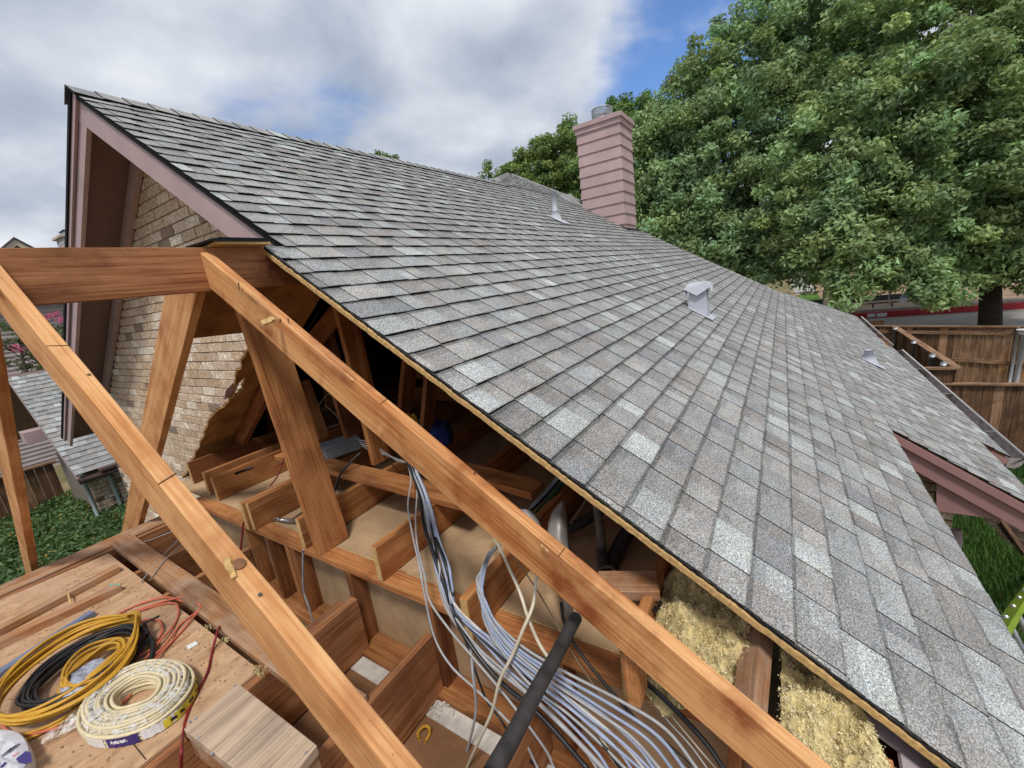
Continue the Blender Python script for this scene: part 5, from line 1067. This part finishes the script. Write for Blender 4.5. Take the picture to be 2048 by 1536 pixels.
LF_MYR = leaf_mat('myrtle_leaf', (.12, .16, .06), (.2, .25, .06)); LF_FLO = leaf_mat('pink_blossom', (.62, .14, .26), (.6, .2, .3))
BARK = plain('dark_bark', (.055, .043, .034), .95, .1, var=.5, scale=14, bmp=.9)
def leaves(cent, nrm, size, cols, asp=.5, rs=None):
    """rhombic leaf faces; arrays (n,3)"""
    n = len(cent); rs = rs or rng; a = rs.normal(size=(n, 3)); nn = nrm + a * .95; nn /= np.linalg.norm(nn, axis=1)[:, None]
    t1 = np.cross(nn, rs.normal(size=(n, 3))); t1 /= np.linalg.norm(t1, axis=1)[:, None]; t2 = np.cross(nn, t1); s = size[:, None]
    v = np.stack([cent - t1 * s, cent + t2 * s * asp + t1 * s * .1, cent + t1 * s - nn * s * .25, cent - t2 * s * asp + t1 * s * .1], 1).reshape(-1, 3); return v
def fast_mesh(name, v, m, parent, cols, per=4, origin=None):
    n = len(v) // per; o_ = np.array(origin if origin is not None else v.mean(0)); me = bpy.data.meshes.new(name)
    me.vertices.add(len(v)); me.vertices.foreach_set('co', (v - o_).astype(np.float32).ravel()); me.loops.add(len(v)); me.loops.foreach_set('vertex_index', np.arange(len(v), dtype=np.int32))
    me.polygons.add(n); me.polygons.foreach_set('loop_start', np.arange(0, len(v), per, dtype=np.int32)); me.polygons.foreach_set('loop_total', np.full(n, per, dtype=np.int32)); me.update(calc_edges=True)
    ca = me.color_attributes.new('Col', 'FLOAT_COLOR', 'CORNER'); arr = np.ones((len(v), 4), dtype=np.float32); arr[:, :3] = np.repeat(cols, per, axis=0); ca.data.foreach_set('color', arr.ravel())
    me.materials.append(m); o = bpy.data.objects.new(name, me); COL.objects.link(o); o['_w'] = [float(q) for q in o_]
    if parent is not None: o.parent = parent; o.location = Vector(o_.tolist()) - wloc(parent)
    else: o.location = o_.tolist()
    return o
def crown(blobs, m, parent, lsize, seed, clr=.62, per=120, dens=8.5, tint=(1, 1, 1), drop=.0):
    rs = np.random.default_rng(seed); C_ = []; Nn = []; Sz = []; Cl = []
    allb = [(np.array(tuple(c)), r_) for c, r_ in blobs]
    for c, r_ in allb:
        k = max(5, int(dens * r_ * r_))
        dirs = rs.normal(size=(k, 3)); dirs[:, 2] *= .9; dirs /= np.linalg.norm(dirs, axis=1)[:, None]; rad = r_ * (1 - .32 * rs.random(k) ** 1.6) * (1 + .08 * np.clip(rs.normal(size=k), -2, 1.2))
        inner = rs.random(k) < .18; rad[inner] *= rs.random(inner.sum()) * .7
        cc2 = c + dirs * rad[:, None]
        keep = np.ones(k, bool)
        for c2, r2 in allb:
            if c2 is c: continue
            dd_ = np.linalg.norm(cc2 - c2, axis=1); keep &= ~((dd_ < r2 * .55) & (rs.random(k) < .8))
        cc2 = cc2[keep]; dirs = dirs[keep]
        for q, d_ in zip(cc2, dirs):
            cr_ = clr * rs.uniform(.55, 1.15); nl = int(per * rs.uniform(.6, 1.2)); g_ = rs.normal(size=(nl, 3)); g_ /= np.linalg.norm(g_, axis=1)[:, None]; rr = cr_ * rs.random(nl) ** .45
            p = q + g_ * rr[:, None] * np.array([1, 1, .72]); C_.append(p); up = g_ * .6 + d_ * .5 + np.array([0, 0, .75]); Nn.append(up); Sz.append(lsize * rs.uniform(.6, 1.25, nl))
            base = rs.uniform(.62, 1.32); hue = rs.uniform(-.10, .12); cl = np.ones((nl, 3)) * base * rs.uniform(.75, 1.25, (nl, 1)); cl[:, 0] *= 1 + hue; cl[:, 2] *= 1 - hue; Cl.append(cl * np.array(tint))
    C_ = np.concatenate(C_); Nn = np.concatenate(Nn); Sz = np.concatenate(Sz); Cl = np.concatenate(Cl); v = leaves(C_, Nn, Sz, None, .42, rs)
    return fast_mesh('crown', v, m, parent, Cl)
def trunk(base, tops, r0, par, seed=1):
    a = Acc(); rd = random.Random(seed); b0 = Vector(base); fork = b0.lerp(Vector(tops[0]), .28); fork.x = b0.x + (fork.x - b0.x) * .4; fork.y = b0.y + (fork.y - b0.y) * .4
    P = catmull([b0 - ZV * .2, b0 + ZV * .25, b0.lerp(fork, .5), fork], 5); R_ = list(np.interp(np.linspace(0, 1, len(P)), (0, .15, 1), (r0 * 1.5, r0 * 1.05, r0 * .85))); vs, fs = tube_geo(P, R_, 12, upv=XV); a.add(vs, fs)
    for tp in tops:
        tp = Vector(tp); mid = fork.lerp(tp, .5) + Vector((rd.uniform(-.3, .3), rd.uniform(-.3, .3), rd.uniform(-.1, .4))); P = catmull([fork - ZV * .15, fork.lerp(mid, .5), mid, tp], 5); n_ = len(P)
        vs, fs = tube_geo(P, list(np.linspace(r0 * .55, .03, n_)), 8, upv=XV); a.add(vs, fs)
        for _ in range(4):
            s_ = P[rd.randint(n_ // 3, n_ - 2)]; e_ = s_ + Vector((rd.uniform(-1.4, 1.4), rd.uniform(-1.4, 1.4), rd.uniform(-.2, 1.0))); vs, fs = tube_geo(catmull([s_, s_.lerp(e_, .5) + ZV * .15, e_], 4), list(np.linspace(r0 * .16, .012, 9)), 6, upv=XV); a.add(vs, fs)
    return a.build('trunk', BARK, par, smooth=True)
def tree(label, bl, base, r0, m, lsize, seed, name='oak_tree', cat='tree', group=None, **k):
    B_ = [(PF(x, y, dd_), r_) for x, y, dd_, r_ in bl]; e = empty(name, base, label, cat, group)
    crown(B_, m, e, lsize, seed, **k); trunk(base, [tuple(c) for c, r_ in sorted(B_, key=lambda q: -q[1])[:7]], r0, e, seed); return e
bA = PZ(1975, 664, GZ); bA = PF(1978, 655, 17.6); bA = Vector((bA.x, bA.y, GZ))
tree('largest oak at right with a thick dark trunk behind the steel post of the fence', [(1915, 120, 18.5, 4.3), (1780, 130, 19, 3.4), (2070, 230, 17.5, 4.2), (1730, 300, 18, 3.3), (1880, 330, 17, 3.2), (2030, 430, 16.5, 2.6), (1710, 440, 17.5, 2.2), (1820, 450, 16.5, 1.9), (1660, 350, 18.5, 2.4), (1950, 500, 17, 1.5), (1745, 560, 16.2, .75), (1700, 590, 16.0, .45), (1890, 545, 16.5, .9), (1990, 20, 19, 3.2), (1780, 520, 16.5, 1.1), (2060, 60, 18, 3.2), (1850, 220, 16.5, 2.6), (1960, 380, 15.5, 2.0), (1650, 480, 17.5, 1.8), (1620, 420, 18, 2.0), (1730, 530, 16.3, 1.3), (1840, 560, 15.8, .7), (1905, 590, 15.5, .5), (2040, 560, 16, .9)],
     bA, .36, LF_OAK, .128, 41, per=150, dens=15, tint=(1.03, 1.05, .98), clr=.66)
bB = PF(1470, 640, 23); bB = Vector((bB.x, bB.y, GZ))
tree('broad oak left of the largest one whose trunk is hidden by the roof', [(1435, 268, 24, 4.4), (1530, 170, 24, 4.4), (1620, 120, 23, 3.6), (1350, 345, 24, 2.8), (1480, 400, 23, 3.6), (1370, 430, 23.5, 2.5), (1570, 420, 22, 2.8), (1460, 490, 22, 1.6), (1555, 500, 21, 1.3), (1690, 80, 23, 2.8), (1640, 250, 22, 3), (1410, 205, 24.5, 2.4), (1310, 420, 24, 1.6), (1310, 300, 24.5, 2.0), (1345, 255, 24.5, 1.7), (1300, 480, 23, 1.2), (1520, 520, 21, 1.4), (1420, 500, 22, 1.5), (1590, 530, 20.5, 1.0)],
     bB, .42, LF_OAK, .145, 42, per=150, dens=12, tint=(.98, 1.02, 1.02), clr=.76)
bC = PF(1100, 640, 29); bC = Vector((bC.x, bC.y, GZ))
tree('yellowish green tree seen left of the chimney', [(1105, 345, 29, 2.1), (1140, 310, 29, 1.9), (1050, 365, 29, 1.5), (1010, 372, 30, .9), (1165, 350, 28, 2.0), (1085, 300, 30, .9), (1130, 275, 29.5, .9), (1060, 330, 29, 1.3), (1130, 390, 28, 1.6), (1080, 390, 29, 1.4), (1030, 350, 29.5, .9)], bC, .25, LF_ELM, .125, 43, name='elm_tree', per=150, dens=17, clr=.55)
bD = PF(1265, 640, 27); bD = Vector((bD.x, bD.y, GZ))
tree('loose topped tree just right of the chimney, behind its cap', [(1268, 290, 27, 2.2), (1270, 262, 27.5, 1.2), (1300, 380, 26, 2.6), (1240, 240, 27.5, 1.2), (1285, 225, 27.5, 1.0), (1232, 205, 28, .55), (1300, 200, 28, .5), (1330, 260, 26.5, 1.4), (1250, 370, 27, 2.0)], bD, .25, LF_ELM, .125, 44, name='elm_tree', per=140, dens=12, clr=.55, tint=(.85, 1.0, 1.1))
bE = PF(765, 640, 34); bE = Vector((bE.x, bE.y, GZ)); tree('tip of a distant tree peeking over the ridge', [(752, 312, 34, .55), (772, 318, 34, .5), (790, 322, 34, .35)], bE, .2, LF_ELM, .12, 45, name='elm_tree', per=80, dens=14, clr=.4)
bF = PF(985, 640, 36); bF = Vector((bF.x, bF.y, GZ)); tree('small distant treetop left of the roof peak', [(982, 352, 36, .9), (978, 335, 36, .45)], bF, .2, LF_ELM, .12, 46, name='elm_tree', per=80, dens=14, clr=.45)
# distant wood that closes the view behind the street
rs_ = random.Random(77); fb = [(PF(x, y, dd_), r_) for x, y, dd_, r_ in [(1180 + k * 42, 505 - k * .6 + rs_.uniform(-12, 12) - (28 if k % 2 else 0), 75 + rs_.uniform(-6, 8), rs_.uniform(3.6, 5.6)) for k in range(27)]]
o = crown(fb, LF_OAK, None, .42, 78, clr=1.6, per=60, dens=3.2, tint=(.8, .85, .8)); o.name = 'far_wood'; tag(o, 'far belt of trees beyond the street', kind='stuff')
# ================================================================ GROUND COVER, LAWN
def scatter_stuff(name, n, xr, yr, z, size, m, label, seed, hgt=.12, blade=False, reject=None):
    rs = np.random.default_rng(seed); x = rs.uniform(*xr, n); y = rs.uniform(*yr, n)
    if reject is not None: k = ~reject(x, y); x, y = x[k], y[k]
    n = len(x); h = np.array([.5 + .5 * mn.noise(Vector((a_ * 1.7, b_ * 1.7, seed))) for a_, b_ in zip(x, y)])
    if blade:
        c = np.stack([x, y, np.full(n, z)], 1); L_ = size * rs.uniform(.6, 1.4, n) * (.6 + h); an = rs.uniform(0, 6.28, n); dr_ = np.stack([np.cos(an), np.sin(an), np.zeros(n)], 1); le = rs.uniform(.1, .8, (n, 1)); w_ = .006 + .004 * rs.random(n)
        sd = np.stack([-np.sin(an), np.cos(an), np.zeros(n)], 1) * w_[:, None]; tip = c + dr_ * L_[:, None] * le + np.array([0, 0, 1]) * L_[:, None]; v = np.stack([c - sd, c + sd, tip], 1).reshape(-1, 3); per = 3
    else:
        c = np.stack([x, y, z + hgt * (h + rs.random(n) * .45)], 1); v = leaves(c, np.tile(np.array([0, 0, 1.2]), (n, 1)), size * rs.uniform(.6, 1.3, n), None, .5, rs); per = 4
    cl = np.ones((n, 3)) * (rs.uniform(.6, 1.35, n) * (.7 + .6 * h))[:, None]; br = rs.random(n) < .05; cl[br] *= np.array([3.0, 1.3, .9])
    return tag(fast_mesh(name, v, m, None, cl, per), label, kind='stuff')
scatter_stuff('ground_cover', 52000, (-1.2, 3.6), (8.6, 13.3), -3.62, .042, LF_COV, 'dense glossy ground cover behind the left wing', 3, .30)
LF_GR = leaf_mat('grass_blade', (.060, .135, .030), (.10, .22, .03))
soil = lambda x, y: (((x - 8.2) / 1.9) ** 2 + ((y + 3.9) / 1.25) ** 2 < 1) & (y < -2.6)
scatter_stuff('grass', 70000, (3.9, 10.6), (-4.2, -1.35), GZ, .085, LF_GR, 'green lawn grass below the roof edge at right', 5, blade=True, reject=soil)
scatter_stuff('soil_litter', 2500, (6.4, 10), (-5.5, -2.7), GZ + .01, .02, plain('bed_litter', (.16, .12, .08), .9, .1, var=.5), 'bark and leaf bits on the dark soil bed', 6, .01)
tag(timber('edging_board', PZ(2010, 1042, GZ + .08), PZ(2060, 1110, GZ + .08), (0, .05, 0), (0, 0, -.08), W_FENCE), 'weathered edging board along the dark soil bed', 'edging board')
# ================================================================ FENCES
def board_fence(name, P0, P1, zt, label, m, rails=(), cap=True, zb=GZ, back=1, bw=.14, parent_group='stained board fences beside the house'):
    P0 = Vector((P0[0], P0[1], 0)); P1 = Vector((P1[0], P1[1], 0)); L_ = (P1 - P0).length; u = (P1 - P0) / L_; nrm = Vector((-u.y, u.x, 0)) * back; e = empty(name, (P0.x, P0.y, zb), label, 'fence', parent_group)
    n_ = int(L_ / bw); a = Acc(); rd = random.Random(int(L_ * 10)); mats_ = [W_FENCE, W_FENCEL, W_DSTY] if m is W_FENCEL else [W_FENCE, W_FENCE, W_FENCEL]
    for i in range(n_):
        A = P0 + u * (i * bw + .003); B = P0 + u * ((i + 1) * bw - .003); h = zt + rd.uniform(-.006, .006); of = nrm * rd.uniform(0, .006); vs = [A + of + ZV * zb, B + of + ZV * zb, B + of + nrm * .018 + ZV * zb, A + of + nrm * .018 + ZV * zb]; vs += [Vector((v.x, v.y, h)) for v in vs]
        a.add(vs, [(0, 3, 2, 1), (4, 5, 6, 7), (0, 1, 5, 4), (1, 2, 6, 5), (2, 3, 7, 6), (3, 0, 4, 7)], mi=rd.choice((0, 0, 1, 1, 2)))
    # panel frame axes: grain vertical
    V = np.array(a.v); o = make('board_panel', V, a.f, None, e, frame=(ZV, u, ZV.cross(u)), origin=Vector((P0.x, P0.y, zb)), mats=mats_, midx=a.m)
    for z in rails: timber('rail', P0 - nrm * .04 + ZV * z, P1 - nrm * .04 + ZV * z, nrm * .038, (0, 0, -.089), W_FENCEL, e, seg=6)
    if cap: timber('cap_board', P0 - nrm * .06 + ZV * (zt + .035), P1 - nrm * .06 + ZV * (zt + .035), nrm * .13, (0, 0, -.035), W_FENCEL, e, seg=6)
    return e, u, nrm
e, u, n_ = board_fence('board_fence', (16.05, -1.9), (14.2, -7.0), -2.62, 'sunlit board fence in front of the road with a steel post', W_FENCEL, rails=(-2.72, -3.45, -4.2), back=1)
for s_ in (.9, 3.15, 5.2):
    p = Vector((16.05, -1.9, 0)) + u * s_ - n_ * .09; tube('steel_post', [p + ZV * GZ, p + ZV * -2.60], .032, GALV, e, 10, straight=True)
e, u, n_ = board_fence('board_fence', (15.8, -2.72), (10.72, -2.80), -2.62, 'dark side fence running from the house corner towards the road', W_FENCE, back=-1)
for px_, py_ in ((15.2, 0), (13.2, 0), (11.7, 0), (10.95, 0)):
    p = Vector((px_, -2.66, 0)); tube('steel_post', [p + ZV * GZ, p + ZV * -2.58], .034, GALV, e, 10, straight=True); tube('post_cap', [p + ZV * -2.60, p + ZV * -2.55, p + ZV * -2.52], [.05, .05, .02], GALV, e, 10, straight=True)
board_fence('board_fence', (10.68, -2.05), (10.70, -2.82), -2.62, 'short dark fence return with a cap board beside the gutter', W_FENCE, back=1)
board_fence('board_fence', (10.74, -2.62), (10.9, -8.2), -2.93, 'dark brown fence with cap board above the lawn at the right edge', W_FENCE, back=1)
board_fence('board_fence', (16.2, -1.2), (16.3, -2.62), -2.50, 'tall dark fence panel just beyond the far gutter', W_FENCE, cap=False, back=1)
e = empty('white_post', PX(2042, 742, 12.6), 'white round post at the right edge between the fences', 'post'); p = PX(2043, 700, 12.6); tube('shaft', [Vector((p.x, p.y, GZ)), Vector((p.x, p.y, PX(2043, 672, 12.6).z))], .042, GUTW, e, 14, straight=True); q = Vector((p.x, p.y, PX(2043, 668, 12.6).z)); tube('cap', [q, q + ZV * .07, q + ZV * .09], [.07, .10, .12], GUTW, e, 14, straight=True)
# chain link fence beyond the kerb, with a sign
e = empty('chain_link_fence', K0 + kp * 1.4, 'low chain link fence beyond the red kerb with a small notice', 'fence'); a = Acc(); u0, u1 = 2.0, 34.0; zf = GZ + .42; hf_ = 1.15
def kpnt(s_, off, z): q = K0 + kd_ * s_ + kp * off; return Vector((q.x, q.y, z))
s_ = u0
while s_ < u1:
    for dr_ in (1, -1):
        A = kpnt(s_ if dr_ > 0 else s_ + 1.1, 1.4, zf); B = kpnt(s_ + 1.1 if dr_ > 0 else s_, 1.4, zf + 1.1); w_ = kd_ * .005; a.add([A - w_, A + w_, B + w_, B - w_], [(0, 1, 2, 3)])
    s_ += .11
a.build('wire_mesh', GALV, e)
for s_ in np.arange(u0, u1, 3.0): tube('post', [kpnt(s_, 1.4, GZ), kpnt(s_, 1.4, zf + hf_)], .035, GALV, e, 8, straight=True)
tube('top_rail', [kpnt(u0, 1.4, zf + hf_), kpnt(u1, 1.4, zf + hf_)], .025, GALV, e, 8, straight=True)
u0_ = (PZ(1807, 622, GZ) - K0).dot(kd_)
def onk(x, y, off): # point on the vertical plane of the fence
    n3 = Vector((kp.x, kp.y, 0)); return onp(x, y, n3, n3.dot(Vector((K0.x, K0.y, 0)) + n3 * off))
S_ = [onk(x, y, 1.33) for x, y in ((1800, 605), (1813, 604), (1813, 591), (1801, 592))]; sg = slab('notice_sign', S_, kp * .02, WHT); tag(sg, 'small white notice with a blue heading hung on the chain link fence', 'sign')
H_ = [onk(x, y, 1.325) for x, y in ((1801.5, 594.8), (1812.5, 594), (1812.5, 592), (1801.5, 592.8))]; slab('blue_heading', H_, kp * .004, plain('sign_blue', (.03, .10, .45), .5, .4), sg)
def pnt_on(o_, i): return o_
# benches and tables
def bench(px, py, ln, label, ang=0, table=False):
    c = onk(px, py, 2.4); c = Vector((c.x, c.y, GZ + .02)); e = empty('park_bench', c, label, 'bench', 'benches beyond the chain link fence'); h = .75 if table else .5; BR = plain('dark_bench_metal', (.05, .045, .045), .5, .4)
    uu = (kd_ * math.cos(ang) + kp * math.sin(ang)).normalized(); vv = Vector((-uu.y, uu.x, 0))
    timber('seat', c - uu * ln / 2 + ZV * h + vv * -.2, c + uu * ln / 2 + ZV * h + vv * -.2, vv * .4, (0, 0, -.05), plain('grey_slat', (.30, .28, .26), .7, .3), e, seg=1); timber('backrest', c - uu * ln / 2 + ZV * (h + .08) + vv * .2, c + uu * ln / 2 + ZV * (h + .08) + vv * .2, vv * .03, (0, 0, .32), BR, e, seg=1)
    for s_ in (-.4, .4): tube('leg', [c + uu * ln * s_, c + uu * ln * s_ + ZV * h], .05, BR, e, 8, straight=True)
bench(1683, 618, 1.6, 'dark bench at the far left of the chain link fence', .9); bench(1788, 612, 2.4, 'dark bench in front of the small notice'); bench(1745, 610, 2.2, 'dark bench between the other two, half hidden by leaves'); bench(1605, 560, 2.5, 'pale rail bench beyond the far path', .2)
# ================================================================ LADDER
e = empty('ladder', PZ(2075, 1180, GZ), 'lime green fibreglass ladder leaning against the eave at right', 'ladder')
LIME = plain('lime_fibreglass', (.24, .36, .02), .5, .4, var=.25); ALU = plain('aluminium_rung', (.42, .43, .45), .4, .5, .6, var=.2)
T1, G1 = PY(1962, 1282, -.86), PZ(2078, 1130, GZ); T2, G2 = PY(1998, 1362, -.86), PZ(2110, 1190, GZ)
ax = (G1 - T1).normalized(); wv = (T2 - T1); wv -= ax * wv.dot(ax); 
timber('side_rail', T1, G1, wv.normalized() * .03, wv.normalized().cross(ax) * .075, LIME, e, seg=2, jit=0); timber('side_rail', T2, G2, wv.normalized() * .03, wv.normalized().cross(ax) * .075, LIME, e, seg=2, jit=0)
for k in range(11):
    u = (k + .5) / 11; A, B = T1.lerp(G1, u), T2.lerp(G2, u); nn = wv.normalized().cross(ax) * .035; tube('rung', [A + nn, B + nn], .018, ALU, e, 8, straight=True)
# ================================================================ LEFT: SMALL WING, SHRUB, NEIGHBOURS
DP = 7.82
def pp(X, Y, h=0.0): return Vector((X, Y, T * Y - DP / CT + h / CT))
e = empty('porch', (2.6, 12.0, -3.62), 'low shingled porch wing on brick piers left of the gable wall', 'porch')
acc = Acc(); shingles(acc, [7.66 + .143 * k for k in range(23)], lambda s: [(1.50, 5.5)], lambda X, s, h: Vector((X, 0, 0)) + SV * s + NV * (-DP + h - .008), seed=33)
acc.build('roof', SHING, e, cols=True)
slab('roof_decking', [pp(1.53, 10.73, -.012), pp(5.5, 10.73, -.012), pp(5.5, 13.5, -.012), pp(1.53, 13.5, -.012)], NV * -.03, SOFF, e)
slab('rear_slope', [pp(1.5, 13.5), pp(5.5, 13.5), pp(5.5, 13.5) + Vector((0, 2.6, -1.7)), pp(1.5, 13.5) + Vector((0, 2.6, -1.7))], NB * -.03, SOFF, e)
slab('rake_fascia', [pp(1.51, 10.72, -.02), pp(1.51, 13.5, -.02), pp(1.51, 13.5, -.15), pp(1.51, 10.72, -.15)], (.025, 0, 0), PINK, e)
for x0, x1, y0 in ((1.66, 1.82, 11.0), (2.02, 2.34, 10.95), (2.9, 3.2, 10.95)): brick_wall('brick_pier', x0, x1 + .2, y0, y0 + .25, -3.7, -2.5, e); box('pier_core', (x0, y0 + .03, -3.7), (x1, y0 + .42, -2.48), MORT, e)
box('dark_wall', (1.9, 13.0, -3.7), (5.5, 13.1, -1.2), SOFF, e); box('side_wall', (1.68, 11.3, -3.7), (1.78, 13.0, -2.3), MORT, e)
tube('gutter', [pp(1.5, 10.66, -.10), pp(2.35, 10.66, -.10)], .055, GUTB, e, 10, straight=True); box('gutter_cover', (1.80, 10.56, pp(0, 10.62).z - .02), (2.22, 10.74, pp(0, 10.62).z + .045), GUTB, e, .01)
for x in (1.60, 1.95): tube('conduit', [Vector((x, 10.9, -2.5)), Vector((x, 10.9, -3.7))], .028, plain('grey_green_conduit', (.30, .36, .35), .6, .3), e, 8, straight=True)
q = PY(62, 872, 12.4); box('eave_return', (q.x - .1, 12.3, q.z - .13), (q.x + .42, 12.7, q.z + .10), PINK, e)
e_, _, _ = board_fence('board_fence', (.2, 13.2), (1.66, 13.2), -2.55, 'dark board fence beside the porch wing at far left', W_FENCE, zb=-3.7, back=1)
# neighbours
SID = pink('pale_lap_siding', (.40, .345, .34)); NR = plain('neighbour_shingles', (.16, .15, .15), .95, .1, var=.4, scale=20)
def ny_(x, y): return PY(x, y, 22)
pk, lr, ww = ny_(27, 478), ny_(60, 495), ny_(110, 604)
e = empty('neighbour_house', (5.0, 23, GZ), 'neighbouring house with pale lap siding and a small cream gable', 'house')
a = Acc(); z = GZ
while z < ww.z: a.add([(1.0, 21.98, z), (12, 21.98, z), (12, 22.02, z + .15), (1.0, 22.02, z + .15), (1.0, 22.03, z), (12, 22.03, z)], [(0, 1, 2, 3), (0, 4, 5, 1)]); z += .15
a.build('siding_wall', SID, e)
slab('main_roof', [(.8, 21.7, ww.z), (12.3, 21.7, ww.z), (12.3, 26, ww.z + 2.0), (.8, 26, ww.z + 2.0)], (0, 0, .06), NR, e)
sl_ = (pk.z - lr.z) / (lr.x - pk.x); hw = 2.2
CRM = plain('cream_trim', (.55, .47, .38), .7, .2, var=.1)
slab('gable', [(pk.x - hw, 22, pk.z - hw * sl_), (pk.x, 22, pk.z - .1), (pk.x + hw, 22, pk.z - hw * sl_)], (0, .05, 0), plain('brown_gable_face', (.16, .10, .075), .8, .2), e)
for sg_ in (-1, 1):
    slab('gable_trim', [(pk.x, 21.9, pk.z - .02), (pk.x + sg_ * hw, 21.9, pk.z - hw * sl_ - .02), (pk.x + sg_ * hw, 21.9, pk.z - hw * sl_ - .22), (pk.x, 21.9, pk.z - .22)], (0, .06, 0), CRM, e)
    slab('gable_roof', [(pk.x, 21.85, pk.z), (pk.x + sg_ * hw, 21.85, pk.z - hw * sl_), (pk.x + sg_ * hw, 26, pk.z - hw * sl_), (pk.x, 26, pk.z)], (0, 0, .05), NR, e)
c0, c1 = PY(119, 476, 20), PY(160, 476, 20); e2 = empty('neighbour_chimney', (c0.x, 20, GZ), 'pale siding clad chimney of the neighbouring house beside the gable fascia', 'chimney'); a = Acc(); zt = PY(130, 474, 20).z; z = zt
while z > -3: a.add([(c0.x + .06, 19.96, z - .16), (c1.x, 19.96, z - .16), (c1.x, 20.0, z), (c0.x + .08, 20.0, z), (c0.x + .06, 20.8, z - .16), (c0.x + .08, 20.8, z)], [(0, 1, 2, 3), (4, 0, 3, 5)]); z -= .16
a.build('siding', SID, e2); box('cap_trim', (c0.x, 19.9, zt), (c1.x + .1, 20.9, zt + .07), CRM, e2); box('chimney_cover', (c0.x + .2, 20.1, zt + .10), (c1.x, 20.6, zt + .22), GALV, e2); box('cover_rim', (c0.x + .17, 20.07, zt + .22), (c1.x + .02, 20.63, zt + .25), BLK, e2)
# flowering shrub
bs = PY(80, 760, 16); bs = Vector((bs.x, bs.y, -3.6)); e = empty('crape_myrtle', bs, 'flowering shrub with pink blossoms left of the gable', 'shrub')
bl = [(PF(x, y, dd_), r_) for x, y, dd_, r_ in ((112, 700, 12.5, .55), (135, 670, 12.7, .45), (95, 730, 12.3, .5), (60, 690, 12.6, .6), (35, 640, 12.9, .45), (120, 740, 12.3, .45), (50, 735, 12.2, .4), (100, 655, 12.8, .35), (140, 710, 12.5, .4))]
crown(bl, LF_MYR, e, .045, 61, clr=.20, per=70, dens=60); trunk(bs, [tuple(c) for c, _ in bl[:5]], .06, e, 3)
rs = np.random.default_rng(9); C_ = []
for x, y, dd_ in ((88, 640, 12.4), (100, 632, 12.4), (112, 628, 12.5), (122, 640, 12.4), (140, 645, 12.4), (138, 702, 12.1), (30, 695, 12.0), (42, 700, 12.0), (75, 648, 12.4), (60, 625, 12.6), (118, 690, 12.1), (105, 715, 12.0)): C_.append(np.array(tuple(PF(x, y, dd_))) + rs.normal(size=(90, 3)) * .05)
C_ = np.concatenate(C_); v = leaves(C_, np.tile(np.array([0, -.5, .5]), (len(C_), 1)), rs.uniform(.012, .028, len(C_)), None, .8, rs); fast_mesh('blossoms', v, LF_FLO, e, np.ones((len(C_), 3)) * rs.uniform(.7, 1.4, (len(C_), 1)))


for o in bpy.data.objects:
    for k in ('_w', '_r'):
        if k in o: del o[k]
